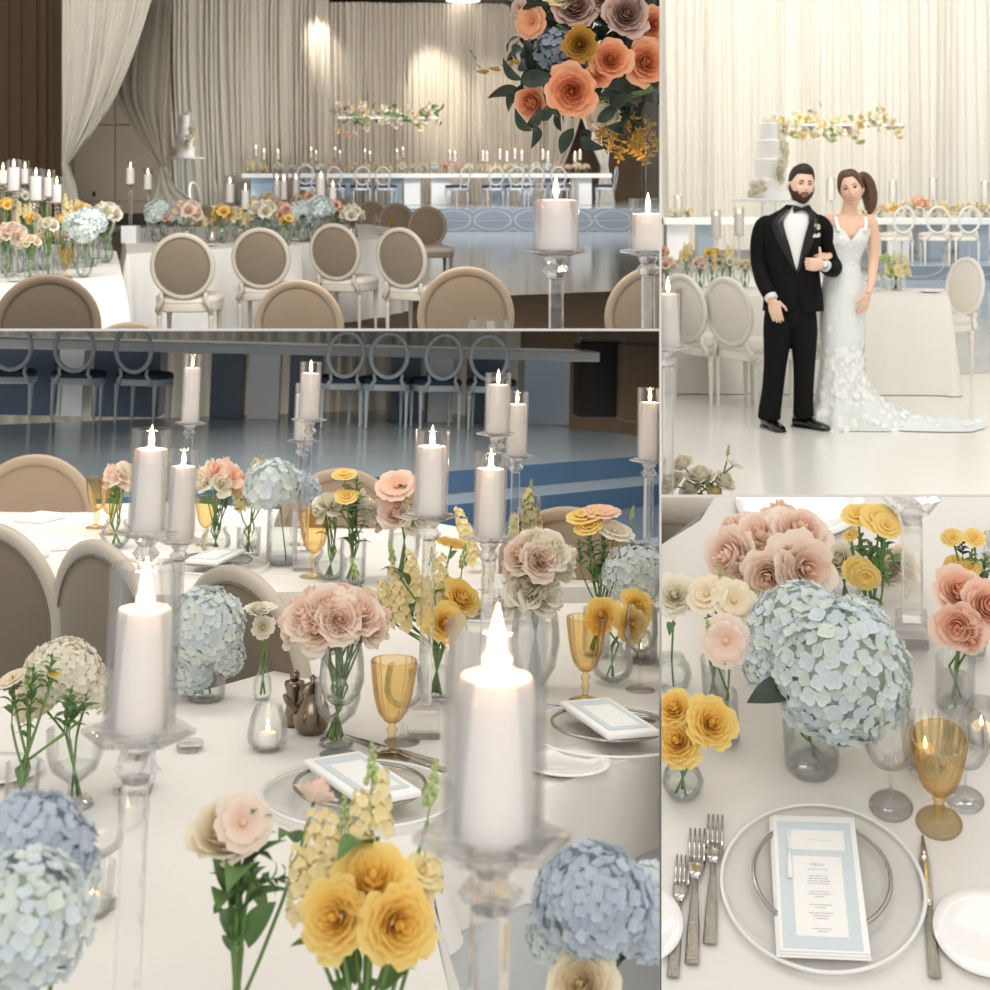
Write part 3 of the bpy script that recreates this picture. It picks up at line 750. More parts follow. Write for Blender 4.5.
# stage of two steps
for k, (y0, z0, z1) in enumerate(((31.0, 0, .25), (31.55, .25, .5))):
    xl = -6.6; mb = MB(); mb.box(((xl + 6.6) / 2, (y0 + 38.7) / 2, (z0 + z1) / 2), (6.6 - xl, 38.7 - y0, z1 - z0 - .004))
    o = mb.build('stage_platform', STAGET, None, False); m2 = MB(); m2.box(((xl + 6.6) / 2, y0 - .008, (z0 + z1) / 2), (6.6 - xl, .012, z1 - z0 - .01)); m2.build('riser_panel', RISER, o, False)
    put(C, o, Matrix.Identity(4), ('lower' if k == 0 else 'upper') + ' step of the pale blue stage with ring pattern on its riser', 'stage')
mb = MB(); mb.box((-4, 39.4, 2.9), (40, .2, 5.8)); struct(C, 'wall_back', mb, BROWN)
mb = MB(); mb.box((-6, 24, 5.95), (36, 32, .2)); struct(C, 'ceiling', mb, CEIL)
# left wall: fluted brown panels, taupe doors in the opening
y = 27.5
def wx(px, yy): return C.at(px, 165, yy).x
mb = MB(); x0 = wx(-40, y); x1 = wx(61, y); mb.box(((x0 + x1) / 2, y + .1, 2.9), (x1 - x0, .2, 5.8))
for px in (8, 20, 36, 44, 52):
    mb.box((wx(px, y), y - .02, 2.9), (.05 if px != 44 else .12, .06, 5.8))
struct(C, 'wall_left', mb, BROWN)
y = 33; mb = MB(); x0 = wx(60, y); x1 = wx(168, y); mb.box(((x0 + x1) / 2, y + .1, 2.9), (x1 - x0, .2, 5.8)); struct(C, 'wall_taupe', mb, BROWN2)
mb = MB(); mb.box(((x0 + x1) / 2, y - .02, .2), (x1 - x0, .04, .28)); struct(C, 'baseboard_left', mb, DARK)
mb = MB()
for (pa, pb, ya, yb) in ((74, 115, 125, 201), (115.6, 156, 125, 201), (74, 115, 60, 124.4), (115.6, 156, 60, 124.4)):
    A = C.at(pa, yb, y - .03); B = C.at(pb, ya, y - .03); mb.box(((A.x + B.x) / 2, y - .03, (A.z + B.z) / 2), (B.x - A.x - .02, .04, B.z - A.z - .02), .004)
struct(C, 'door_1', mb, BROWN2)
A = C.at(94, 194, y - .06); mb = MB(); mb.box(A, (.07, .02, .11)); o = mb.build('wall_outlet', DARK, None, False); put(C, o, Matrix.Identity(4), 'small dark socket low on the taupe wall between the curtains', 'socket')
# right end wall
y = 38.9; mb = MB(); x0 = wx(598, y); x1 = wx(700, y); mb.box(((x0 + x1) / 2, y, 2.9), (x1 - x0, .2, 5.8))
for px in (612, 619, 628, 636, 646, 655): mb.box((wx(px, y), y - .12, 2.9), (.06, .06, 5.8))
struct(C, 'wall_right', mb, BROWN)
# drapes
drape(C, 'curtain_backdrop', [(150, -25, 34), (150, 80, 34), (158, 206, 34)], [(330, -25, 36.4), (330, 80, 36.4), (330, 206, 36.4)], 'left stretch of the tall sheer grey-beige curtain behind the cake', DRAPE, 30, .11, rows=14)
drape(C, 'curtain_backdrop', [(328, 2, 36.5), (328, 80, 36.5), (328, 206, 36.5)], [(548, 4, 38.2), (548, 80, 38.2), (548, 206, 38.2)], 'right stretch of the tall sheer curtain behind the hanging flowers', DRAPE, 46, .11, rows=14, seed=5)
drape(C, 'curtain_swag', [(60, -30, 24), (61, 60, 24), (62, 120, 24), (62, 163, 24)], [(162, -30, 24), (140, 40, 24), (108, 110, 24), (69, 163, 24)], 'long white curtain sweeping left to its tie beside the brown wall', DRAPEW, 16, .09, seed=7)
drape(C, 'curtain_tail', [(62, 162, 24), (61, 185, 24), (60, 215, 24)], [(69, 162, 24), (75, 182, 24), (80, 215, 24)], 'lower tail of the white curtain below its left tie', DRAPEW, 5, .05, seed=8)
drape(C, 'curtain_swag', [(128, -30, 26), (116, 40, 26), (114, 92, 26), (128, 122, 26), (160, 168, 26)], [(175, -30, 26), (171, 40, 26), (167, 92, 26), (165, 122, 26), (166, 168, 26)], 'beige curtain sweeping right across the opening to the cake', DRAPE, 12, .08, seed=9)
drape(C, 'curtain_tail', [(160, 167, 26), (155, 190, 26), (146, 212, 26)], [(166, 167, 26), (180, 190, 26), (218, 214, 26)], 'flared lower tail of the beige curtain beside the cake stand', DRAPEW, 9, .07, seed=10)
drape(C, 'curtain_swag', [(540, -20, 37.5), (545, 60, 37.5), (548, 140, 37.5), (545, 175, 37.5)], [(600, -20, 37.5), (590, 60, 37.5), (580, 120, 37.5), (560, 176, 37.5)], 'beige curtain pulled aside left of the brown opening under the orange flowers', DRAPE, 12, .08, seed=12)
drape(C, 'curtain_swag', [(572, -20, 37.0), (578, 90, 37.0), (588, 135, 37.0), (601, 166, 37.0)], [(640, -20, 37.0), (622, 90, 37.0), (612, 135, 37.0), (608, 166, 37.0)], 'cream curtain tied back against the far right brown wall', DRAPEW, 9, .07, seed=13)
drape(C, 'curtain_tail', [(601, 165, 37.0), (598, 190, 37.0), (595, 205, 37.0)], [(608, 165, 37.0), (613, 190, 37.0), (616, 205, 37.0)], 'tail of the cream curtain against the far right brown wall', DRAPEW, 5, .05, seed=14)
# ceiling lamps
LAMP = emis('ceiling_lamp_glass', (1, .93, .82), 3)
for px, py, w, lb in ((463, 0.6, 34, 'broad recessed ceiling lamp right of the picture middle'), (512, 1.8, 10, 'small recessed ceiling lamp left of the orange flowers')):
    p = C.pt(px, py, 5.84); k = C.ppm(p); o = MB(); o.lathe([(.0005, 0), (w / k / 2, 0), (w / k / 2, .012), (.0005, .012)], 24); o = o.build('recessed_lamp', LAMP, None); put(C, o, Matrix.Translation((p.x, p.y, 5.83)), lb, 'ceiling lamp')

# head table on the stage
yt = 34.0; zs = .502
def HX(px): return C.at(px, 170, yt).x
xa, xb = HX(242), HX(612)
root = empty('head_table'); mb = MB(); mb.box(((xa + xb) / 2, yt + .35, zs + .715), (xb - xa, .8, .11), .01); mb.build('tabletop', TABLEW, root, False)
for pa, pb, m in ((250, 277, TABLEB), (305, 316, TABLEW), (338, 350, TABLEB), (388, 402, TABLEB), (404, 420, TABLEW), (431, 451, TABLEW), (492, 510, TABLEB), (519, 533, TABLEW), (545, 562, TABLEB), (571, 592, TABLEW)):
    mb = MB(); mb.box(((HX(pa) + HX(pb)) / 2, yt + .38, zs + .33), (HX(pb) - HX(pa), .5, .655)); q = mb.build('pedestal', m, root, False); q['label'] = 'mirrored blue pedestal' if m is TABLEB else 'white pedestal'
put(C, root, Matrix.Identity(4), 'long white head table on mirrored blue and white pedestals, up on the stage', 'table')
chs = [(337, 0), (362, .25), (387, -.2), (457, .9), (493, .3), (515, .12), (536, 0), (560, -.25)]
for i, (px, rz) in enumerate(chs):
    x = HX(px); lb = 'open-ring silver chair with dark seat at the head table, %s from the left' % ['first', 'second', 'third', 'fourth', 'fifth', 'sixth', 'seventh', 'eighth'][i]
    use(C, CH_OPEN, xf((x, yt - .35, zs), rz, 1.0), lb, 'chair', 'open-ring chairs at the head table')
use(C, CH_OPEN, xf((HX(606), yt + .3, zs), 1.3, 1.0), 'open-ring silver chair at the right-hand end of the head table', 'chair', 'open-ring chairs at the head table')
use(C, CH_OPEN, xf((HX(308), yt - .4, zs), .1, 1.05), 'open-ring chair at the head table just left of the bare stage table front', 'chair', 'open-ring chairs at the head table')
use(C, CH_GHOST, xf((wx(219, 31.5) , 30.3, 0), -.9, 1.2), 'white open-ring chair standing on the floor right of the cake', 'chair')
for i, (px, s) in enumerate(((250, 1), (264, 1), (278, 1), (292, 1), (306, 1), (320, 1), (331, 1), (341, 1), (353, 1), (366, 1), (377, 1), (389, 1), (402, 1), (413, 1), (424, 1), (435, 1), (446, 1), (458, 1), (469, 1), (480, 1), (491, 1), (502, 1), (513, 1), (525, 1), (536, 1), (547, 1), (558, 1), (568, 1), (577, 1), (586, 1))):
    col = ['paley', 'white', 'peach', 'cream', 'white', 'blue', 'cream', 'paley', 'white', 'peach'][(i * 7) % 10]; R = [5.2, 4.2, 4.8, 3.8][i % 4]
    posy(C, px, 169.5 - R * .55, R, yt + .35 + .12 * math.sin(i * 2), col, '%s on the head table, posy %d of thirty from the left' % (WORD[col], i + 1), 'posies along the head table', zt=zs + .771, seed=i)
ti = 0
for px, py in ((256, 148), (264, 152), (278, 152), (311, 150), (316, 153), (335, 150), (340, 153), (365, 152), (370, 154), (397, 152), (403, 150), (450, 153), (455, 154), (483, 153), (487, 154), (500, 152), (507, 154), (515, 151), (522, 153), (543, 152), (548, 154), (575, 154), (580, 152)):
    ti += 1
    candlestick(C, (px, py + 8), 'white pillar candle on the head table, number %d from the left of its row' % ti, 'pillar candles on the head table', y=yt + .62, r=.045, gr=.055, gh=.22, ch=.20, H=None, floor=zs + .771, fs=1.8)
# hanging flowers
root = empty('hanging_flower_garland'); y = 33.0; rnd = random.Random(4)
A = C.at(338, 118, y); B = C.at(438, 118, y); mb = MB(); mb.box(((A.x + B.x) / 2, y, A.z), (B.x - A.x, .25, .05)); mb.build('frame', TABLEW, root, False)
mb = MB()
for x in (A.x + .3, B.x - .3): mb.tube([(x, y, A.z), (x, y, 5.8)], .006, 5)
mb.build('cable', ACRYL, root)
for i in range(92):
    px = rnd.uniform(337, 438); e = abs(px - 388) / 50; py = rnd.gauss(116, 4.2 + 2.5 * e); m = rnd.choice([CREAMP, WHITE, PEACH, CREAMP, PALEY, PINK, WHITE]); p = C.at(px, py, y + rnd.uniform(-.2, .1)); s = rnd.uniform(.055, .10)
    d = Vector((rnd.uniform(-1, 1), -1, rnd.uniform(-.5, 1))).normalized(); mobj('blossom', fmesh('rose_s', m), root, Matrix.Translation(p) @ d.to_track_quat('Z', 'Y').to_matrix().to_4x4() @ Matrix.Scale(s, 4))
for i in range(46):
    px = rnd.uniform(336, 440); py = rnd.gauss(117, 5); p = C.at(px, py, y + rnd.uniform(-.25, .1)); mobj('leaf', fmesh('leaf', LEAF), root, Matrix.Translation(p) @ Euler((rnd.uniform(-2, 2), rnd.uniform(-2, 2), rnd.uniform(0, 6))).to_matrix().to_4x4() @ Matrix.Scale(.22, 4))
put(C, root, Matrix.Identity(4), 'long hanging garland of cream and peach flowers in front of the curtain', 'flower garland')
# lectern, dim chair
root = empty('lectern'); p = C.at(640, 200, 37.6); mb = MB(); mb.tube([(p.x, 37.6, .5), (p.x, 37.6, 1.6)], .07, 8); mb.build('post', ACRYL, root); mb = MB(); mb.box((p.x, 37.6, 1.66), (.7, .4, .04), M=None); mb.build('top', ACRYL, root); mb = MB(); mb.box((p.x, 37.6, .51), (.5, .4, .03)); mb.build('base', ACRYL, root); put(C, root, Matrix.Identity(4), 'clear lectern beside the brown wall at the right end of the stage', 'lectern')

# cake on its tall stand
def cake(cell, px, pyb, y, s, label, slabel, zfloor=0):
    p = cell.at(px, pyb, y); root = empty('tiered_cake')
    z = 0; tiers = ((.21, .22), (.17, .24), (.135, .22), (.105, .2))
    for i, (r, h) in enumerate(tiers):
        mb = MB(); mb.lathe([(.0005, z), (r, z), (r, z + h - .01), (r - .01, z + h), (.0005, z + h)], 32); mb.build('cake_tier', CAKE, root, sharp=40)
        z += h
    rnd = random.Random(3)
    for i in range(26):
        t = i / 25; zz = .04 + t * .86; a = -1.2 + 3.6 * t + rnd.uniform(-.6, .6) - 1.2; rr = .22 - .11 * (zz / .88) + .02
        m = WHITE; q = Vector((rr * math.cos(a), rr * math.sin(a), zz)); d = Vector((math.cos(a), math.sin(a), .3))
        mobj('sugar_flower', fmesh('rose_s', m), root, Matrix.Translation(q) @ d.to_track_quat('Z', 'Y').to_matrix().to_4x4() @ Matrix.Scale(rnd.uniform(.05, .085), 4))
    put(cell, root, Matrix.Translation(p) @ Matrix.Scale(s, 4), label, 'cake')
    st = empty('cake_stand'); mb = MB(); mb.lathe([(.0005, p.z - .05), (.42 * s, p.z - .05), (.43 * s, p.z - .03), (.42 * s, p.z - .002), (.0005, p.z - .002)], 40); mb.build('top', TABLEW, st)
    mb = MB(); mb.lathe([(.09 * s, zfloor + .04), (.09 * s, p.z - .05)], 20); mb.lathe([(.0005, zfloor + .04), (.09 * s, zfloor + .04)], 20); mb.build('column', ACRYL, st)
    mb = MB(); mb.lathe([(.0005, zfloor), (.3 * s, zfloor), (.3 * s, zfloor + .03), (.0005, zfloor + .04)], 32); mb.build('foot', ACRYL, st)
    put(cell, st, Matrix.Translation((p.x, p.y, 0)), slabel, 'cake stand')
cake(C, 184.5, 157, 29.5, 1.0, 'white tiered wedding cake with sugar flowers, before the grey curtain', 'round white cake stand on a clear column, before the grey curtain')

# banquet tables
def P(px, py, z=.76): q = C.pt(px, py, z); return (q.x, q.y)
a, b, c_, d = P(-60, 296), P(125, 287), P(116.5, 251), P(-60, 232)
cloth(C, [a, b, c_, d], .76, .755, 'white cloth on the near left table, its corner beside the first brown chair', mat=CLOTH_W, seed=2)
a, b = P(127, 254), P(300, 244.5); c1, c2, c3, c4 = P(380, 239), P(403, 236), P(398, 229), P(370, 224); d = P(124, 228)
cloth(C, [a, b, c1, c2, c3, c4, d], .76, .755, 'white cloth on the middle banquet table behind the four brown chairs', mat=CLOTH_W, seed=3)
# mid-row chairs
for px, y, rz, lb in ((181, 10.5, .02, 'first'), (262, 11.4, -.05, 'second'), (344, 12.2, -.32, 'third'), (417, 11.4, -.5, 'fourth')):
    use(C, CH_TAUPE, xf((C.at(px, 250, y).x, y + .3, 0), rz), 'taupe oval-back chair at the middle table, %s from the left' % lb, 'chair', 'taupe chairs along the middle table')
# front chairs
for px, y, rz, s, pr, lb in ((24, 6.5, .35, 1.0, CH_SHADED, 'dark taupe oval chair back with shaded frame at the lower left corner of the ballroom'), (130, 5.2, 0, .92, CH_SAND, 'sliver of a sand chair top between the dark chair and a beige one'),
                             (303, 7.0, -.1, .93, CH_SAND, 'sand oval chair back in front of the second and third brown chairs'), (463, 7.0, .05, 1.0, CH_SAND, 'large sand oval chair back left of the foreground candles'), (648, 7.0, .1, 1.0, CH_SAND, 'sand chair back behind the rightmost foreground candle')):
    use(C, pr, xf((C.at(px, 250, y).x, y + .3, 0), rz, s), lb, 'chair')
# far chairs behind the middle table
for px, y, s, lb in ((204, 17.5, 1, 'sand chair behind the middle table, behind the pink roses'), (345, 21, 1, 'sand chair far behind the table, left of three'), (374, 19.5, 1, 'sand chair behind the table end, second of the far row'), (400, 18.5, 1, 'sand chair behind the table end, third of the far row'), (432, 17.0, 1, 'sand chair behind the fourth brown chair')):
    use(C, CH_SAND, xf((C.at(px, 220, y).x, y, 0), math.pi + .25, s), lb, 'chair')
use(C, CH_GHOST, xf((C.at(87, 220, 18).x, 18, 0), 1.2, 1.05), 'white chair edge-on behind the white roses by the left curtain', 'chair')
# candles, middle table
k = 0
for px, pt, w, y in ((230, 180, 9, 14.5), (245.5, 187, 8.5, 13.6), (277, 177, 7, 16), (284, 178, 7, 15.2), (296, 176, 7, 16.4), (321, 175, 9.5, 14), (333, 184, 8, 13.6), (323, 190, 7, 14.4)):
    k += 1; kk = C.ppm(C.at(px, pt, y)); r = w / kk / 1.7; ch = 22 / kk
    candlestick(C, (px, pt + 22), 'lit white pillar candle over the middle table flowers, number %d of eight' % k, 'candles over the middle table', y=y, H=None, r=r * .85, gr=r, gh=ch + .05, ch=ch * .85, floor=.76, fs=1.5)
for px, pt, pb, y, lb in ((130.5, 162, 184, 13.0, 'left of the pair'), (148, 168, 189, 13.6, 'right of the pair')):
    kk = C.ppm(C.at(px, pt, y)); candlestick(C, (px, pb), 'lit pillar candle on a clear square column before the taupe doors, ' + lb, 'tall candle pair before the taupe doors', y=y, r=4.1 / kk, gr=5.2 / kk, gh=(pb - pt) / kk, ch=(pb - pt - 6) / kk, floor=.76, fs=1.4)
# candles, left table
k = 0
for px, pt, pb, w, y in ((3, 163, 184, 13, 9.6), (14, 159, 190, 14, 8.6), (25, 161, 184, 9, 11), (36, 169, 201, 14, 8.6), (49, 169, 196, 12, 9.6), (57, 177, 203, 11, 9.2)):
    k += 1; kk = C.ppm(C.at(px, pt, y)); candlestick(C, (px, pb), 'lit pillar candle in rosy glass over the left table, number %d of six' % k, 'candles over the left table', y=y, r=w * .42 / kk, gr=w * .5 / kk, gh=(pb - pt) / kk, ch=(pb - pt - 8) / kk, floor=.76, fs=1.3)
# flowers on the middle table
k = 0
for px, py, R, y, col in ((157, 213, 13, 12.9, 'blue'), (187, 212, 14, 12.6, 'pink'), (222, 213, 11, 12.8, 'yellow'), (240, 216, 10, 12.9, 'paley'), (252, 205, 9, 14.5, 'paley'), (263, 212, 14, 12.7, 'white'), (284, 213, 12, 13.0, 'peach'), (287, 221, 8, 12.3, 'yellow'), (303, 213, 12, 13, 'blue'), (321, 210, 13, 12.9, 'blue'),
                        (333, 207, 9, 13.4, 'peach'), (352, 216, 12, 12.9, 'white'), (310, 199, 9, 15.2, 'peach'), (268, 200, 9, 15.5, 'cream'), (338, 211, 9, 13.8, 'peach'), (276, 203, 8, 15.2, 'pink'), (298, 201, 8, 15.4, 'cream')):
    k += 1; posy(C, px, py, R, y, col, '%s in a glass vase, vase %d from the left on the middle table' % (WORD[col], k), 'vases on the middle table', seed=30 + k, low=False)
rnd = random.Random(77)
for i in range(15):
    px = 152 + i * 14.2 + rnd.uniform(-3, 3); py = 219 - (px - 150) * .035 + rnd.uniform(-5, 4); col = ['cream', 'white', 'pink', 'blue', 'yellow', 'peach', 'paley'][(i * 5) % 7]
    posy(C, px, py, rnd.uniform(6, 8.5), 13.3 + rnd.uniform(-.3, .9), col, 'low posy of %s on the middle table, filler %d from the left' % (WORD[col], i + 1), 'low filler posies on the middle table', seed=200 + i)
for i in range(9):
    px = 4 + i * 11.5 + rnd.uniform(-3, 3); py = 246 - i * 2.5 + rnd.uniform(-8, 4); col = ['white', 'pink', 'cream', 'blue', 'peach', 'paley', 'white'][(i * 3) % 7]
    posy(C, px, py, rnd.uniform(7, 10), 9.2 + i * .08, col, 'low posy of %s on the left table, filler %d from the left' % (WORD[col], i + 1), 'low filler posies on the left table', seed=230 + i)
# flowers on the left table
k = 0
for px, py, R, y, col in ((5, 186, 10, 10.5, 'yellow'), (6, 205, 9, 9.4, 'yellow'), (10, 235, 15, 8.9, 'pink'), (26, 213, 10, 9.8, 'paley'), (33, 219, 8, 9.3, 'yellow'), (44, 196, 10, 10.8, 'cream'), (62, 222, 10, 9.4, 'yellow'), (48, 226, 10, 8.8, 'white'), (84, 229, 19, 8.9, 'blue'), (73, 207, 10, 10.6, 'paley'), (84, 210, 9, 10.4, 'yellow'), (106, 214, 14, 10.2, 'white'), (30, 243, 10, 8.5, 'cream'), (22, 196, 8, 11, 'white')):
    k += 1; posy(C, px, py, R, y, col, '%s in a glass vase, vase %d of the left table' % (WORD[col], k), 'vases on the left table', seed=60 + k, low=False)
use(C, GOB, xf(C.pt(66, 278, .76), 0, 1.15), 'amber goblet on the left table beside the blue hydrangea', 'goblet')
use(C, WINE_S, xf(C.pt(377, 232, .76), 0, 1.2), 'stemmed wine glass at the right end of the middle table', 'glass')
use(C, GOB, xf(C.pt(390, 232, .76), 0, .9), 'small amber goblet at the right end of the middle table', 'goblet')
p = C.pt(130.5, 243, .76); mb = MB(); mb.box((0, 0, .08), (.14, .14, .16), .004); o = mb.build('white_box', TABLEW, None, False); put(C, o, Matrix.Translation(p), 'small white box standing at the left end of the middle table', 'box')
p = C.pt(212, 242, .76); use(C, VOT, xf(p, 0, 1.5), 'lit glass votive on the middle table left of the yellow flowers', 'candle')
p = C.pt(18, 252, .76); use(C, VOT, xf(p, 0, 1.5), 'lit glass votive on the left table below the pink roses', 'candle')
for i, (px, py) in enumerate(((165, 244), (205, 246), (250, 243), (300, 241), (350, 236), (385, 234))):
    use(C, SIDE, xf(C.pt(px, py, .762), 0, 1.3), 'white side plate on the middle table, number %d from the left' % (i + 1), 'plate', 'plates along the middle table')
for i, (px, py) in enumerate(((40, 268), (80, 262), (100, 258))):
    use(C, SIDE, xf(C.pt(px, py, .762), 0, 1.3), 'white side plate near the left table edge, number %d from the left' % (i + 1), 'plate', 'plates on the left table')
# foreground: big bunch of orange roses, two candles
y = 2.9; root = empty('tall_flower_arrangement'); rnd = random.Random(9)
def bloom(kind, mat, px, py, rp, dy, fc, nm=None):
    p = C.at(px, py, y + dy); r = rp / C.ppm(p); d = Vector(fc).normalized()
    mobj(nm or NAMES[kind], fmesh(kind, mat), root, Matrix.Translation(p) @ d.to_track_quat('Z', 'Y').to_matrix().to_4x4() @ Matrix.Rotation(rnd.uniform(0, 6), 4, 'Z') @ Matrix.Scale(r, 4))
bloom('rose', CORAL, 572, 91, 25, -.12, (-.1, -1, -.1)); bloom('rose', CORAL, 533, 102, 17, .0, (-.6, -1, -.4)); bloom('rose', CORAL, 610, 60, 20, -.1, (0, -1, .1)); bloom('rose', CORAL, 645, 62, 22, -.05, (.2, -1, 0)); bloom('rose', MAUVE, 625, 16, 22, -.05, (.1, -1, .2))
bloom('rose', MAUVE, 575, 8, 22, 0, (-.1, -1, .3)); bloom('hydra_s', pmat('slate_blue_petal', '#7f8a98', .7), 556, 50, 20, 0, (-.2, -1, 0)); bloom('ran', pmat('mustard_petal', '#b98a32', .7, col2='#93641c'), 580, 45, 17, -.12, (-.1, -1, 0)); bloom('open', CORAL, 532, 22, 16, .02, (-.7, -1, .1)); bloom('hydra_s', CREAMP, 603, 118, 16, .05, (0, -1, -.6)); bloom('rose', CORAL, 598, 75, 12, -.1, (0, -1, -.2))
bloom('rose', MAUVE, 605, -4, 20, 0, (0, -1, .2)); bloom('rose', CORAL, 655, 25, 20, 0, (0, -1, 0)); bloom('rose', PALEY, 560, -8, 18, 0, (-.2, -1, .3)); bloom('spray', MAUVE, 520, 8, 9, .05, (-.8, -1, 0))
MUST = pmat('mustard_bud', '#b08b3a', .7, col2='#8a6a20')
for px, py in ((612, 132), (630, 128), (648, 118), (640, 140), (655, 132), (622, 142), (618, 122), (635, 112), (606, 124), (650, 146), (628, 136), (644, 128)): bloom('sprig', MUST, px, py, 26, rnd.uniform(-.1, .1), (rnd.uniform(-.4, .6), -.6, -.7))
for px, py, a in ((500, 69, -1), (488, 72, -1), (512, 66, -1), (520, 62, -1)): bloom('stock', MUST, px, py, 12, 0, (a, -.3, .05))
for px, py in ((474, 54), (478, 60), (482, 69)): bloom('bud', LEAF, px, py, 8, 0, (-.6, -.2, .5))
for i in range(84):
    px = rnd.uniform(520, 670); py = rnd.uniform(-20, 142 - (abs(px - 585) * .25)); p = C.at(px, py, y + rnd.uniform(-.02, .18)); mobj('leaf', fmesh('leaf', LEAF_D), root, Matrix.Translation(p) @ Euler((rnd.uniform(-2, 2), rnd.uniform(-2, 2), rnd.uniform(0, 6))).to_matrix().to_4x4() @ Matrix.Scale(rnd.uniform(.05, .09), 4))
for px, py in ((532, 131), (538, 120), (522, 80), (560, 118), (528, 128)): p = C.at(px, py, y - .05); mobj('leaf', fmesh('leaf', LEAF_D), root, Matrix.Translation(p) @ Euler((math.pi * .75, rnd.uniform(-.6, .6), rnd.uniform(-1, 1))).to_matrix().to_4x4() @ Matrix.Scale(.06, 4))
bgl = MB(); lf_ = SHAPES['leaf']
for i in range(170):
    px = rnd.uniform(518, 675); py = rnd.uniform(-25, 128 - abs(px - 600) * .30); p = C.at(px, py, y + rnd.uniform(.08, .22))
    bgl.add(lf_.v, lf_.f, 0.0, Matrix.Translation(p) @ Euler((rnd.uniform(-2, 2), rnd.uniform(-2, 2), rnd.uniform(0, 6))).to_matrix().to_4x4() @ Matrix.Scale(rnd.uniform(.05, .08), 4))
o = bgl.build('inner_foliage', LEAF_D, root); o['kind'] = 'stuff'
A = C.at(653, 90, y); mb = MB(); mb.box((A.x, y, (A.z + .76) / 2), (.03, .03, A.z - .76), .002); mb.build('clear_stand', ACRYL, root, False)
mb = MB()
for i in range(9): mb.tube([A, C.at(rnd.uniform(530, 650), rnd.uniform(10, 110), y + .05)], .003, 5)
mb.build('stems', STEM, root)
put(C, root, Matrix.Identity(4), 'large dark arrangement of orange roses and leaves on a tall clear stand', 'flower arrangement')
candlestick(C, (556, 247), 'large lit pillar candle beneath the orange rose arrangement', 'foreground candles of the ballroom', lamp=.7, y=2.45, r=.037, gr=.0405, gh=.115, ch=.085, floor=.76, fs=1.0)
candlestick(C, (648, 250), 'lit pillar candle at the right edge, right of the large one', 'foreground candles of the ballroom', lamp=.7, y=2.75, r=.031, gr=.038, gh=.10, ch=.07, floor=.76, fs=1.0)
p = C.at(490, 319, 2.6); use(C, WINE_S, xf((p.x, p.y, p.z - .172), 0, 1.15), 'rim of a clear glass at the bottom of the ballroom view', 'glass')

# ------------------------------------------------------------------ SET 2: the couple in the lounge
C = LOUNGE
WFLOOR = pmat('white_gloss_floor', '#efeee8', .16, var=.015, scale=1.5)
fz = C.pt(800, 494.7, 0).y
mb = MB(); quadbox(mb, [(.8, fz, 0), (5.5, fz, 0), (14, 33, 0), (3.0, 33, 0)], .25); struct(C, 'floor_white', mb, WFLOOR)
mb = MB(); mb.box((2.8, fz - .004, -.008), (4.6, .008, .016)); struct(C, 'trim_white_platform_edge', mb, EDGE)
a = C.pt(958, 374, 0); b = C.pt(1010, 368, 0); c_ = C.pt(905, 300, 0)
mb = MB(); quadbox(mb, [(a.x, a.y, .004), (b.x + 2, b.y + .3, .004), (13, 23.5, .004), (a.x + 2.2, 23.5, .004)], .004); struct(C, 'floor_blue', mb, FLR)
mb = MB(); mb.box((7.5, 28.6, 3), (14, .2, 7)); struct(C, 'wall_behind_curtain', mb, WALLW)
drape(C, 'curtain_backdrop', [(645, -60, 28.0), (645, 90, 28.0), (645, 250, 28.0)], [(1010, -60, 28.0), (1010, 90, 28.0), (1010, 250, 28.0)], 'tall ivory curtain in soft folds behind the couple', DRAPEW, 44, .10, rows=10, seed=21)
# stage and head table
y0 = 23.6; mb = MB(); xr = 13.0; xl = C.at(905, 200, y0).x
mb.box(((xl + xr) / 2, y0 + 2.2, .12), (xr - xl, 4.4, .232)); o = mb.build('stage_platform', STAGET, None, False); m2 = MB(); m2.box(((xl + xr) / 2, y0 - .008, .12), (xr - xl, .012, .21)); m2.build('riser_panel', RISER, o, False)
put(C, o, Matrix.Identity(4), 'pale blue stage step with ring pattern behind the white chair, right edge', 'stage')
yt = 25.0; zs = .24
def HX(px): return C.at(px, 200, yt).x
xa, xb = HX(664), HX(1004); root = empty('head_table'); mb = MB(); mb.box(((xa + xb) / 2, yt + .4, zs + .70), (xb - xa, .8, .12), .01); mb.build('tabletop', TABLEW, root, False)
for pa, pb, m in ((668, 690, TABLEW), (700, 715, TABLEB), (870, 884, TABLEB), (890, 912, TABLEW), (920, 945, TABLEB), (962, 992, TABLEB)):
    mb = MB(); mb.box(((HX(pa) + HX(pb)) / 2, yt + .42, zs + .32), (HX(pb) - HX(pa), .5, .64)); q = mb.build('pedestal', m, root, False)
put(C, root, Matrix.Identity(4), 'long white head table behind the couple', 'table')
for i, (px, rz) in enumerate(((888, .2), (926, -.1), (953, .1))):
    use(C, CH_GHOST, xf((HX(px), yt - .5, zs), rz, 1.05), 'white open-ring chair at the far head table, %s right of the bride' % ['first', 'second', 'third'][i], 'chair', 'ring chairs right of the bride')
for i, (px, py, R, col) in enumerate(((672, 213, 6, 'white'), (688, 212, 6, 'cream'), (846, 212, 6, 'cream'), (866, 212, 7, 'paley'), (880, 210, 8, 'cream'), (895, 210, 7, 'yellow'), (908, 207, 8, 'white'), (920, 205, 10, 'peach'), (934, 209, 8, 'white'), (947, 209, 8, 'paley'), (960, 210, 8, 'cream'), (973, 208, 9, 'white'), (986, 210, 8, 'cream'))):
    posy(C, px, py, R, yt + .35, col, '%s on the head table behind the couple, posy %d from the left' % (WORD[col], i + 1), 'posies on the table behind the couple', zt=zs + .761, seed=i + 90)
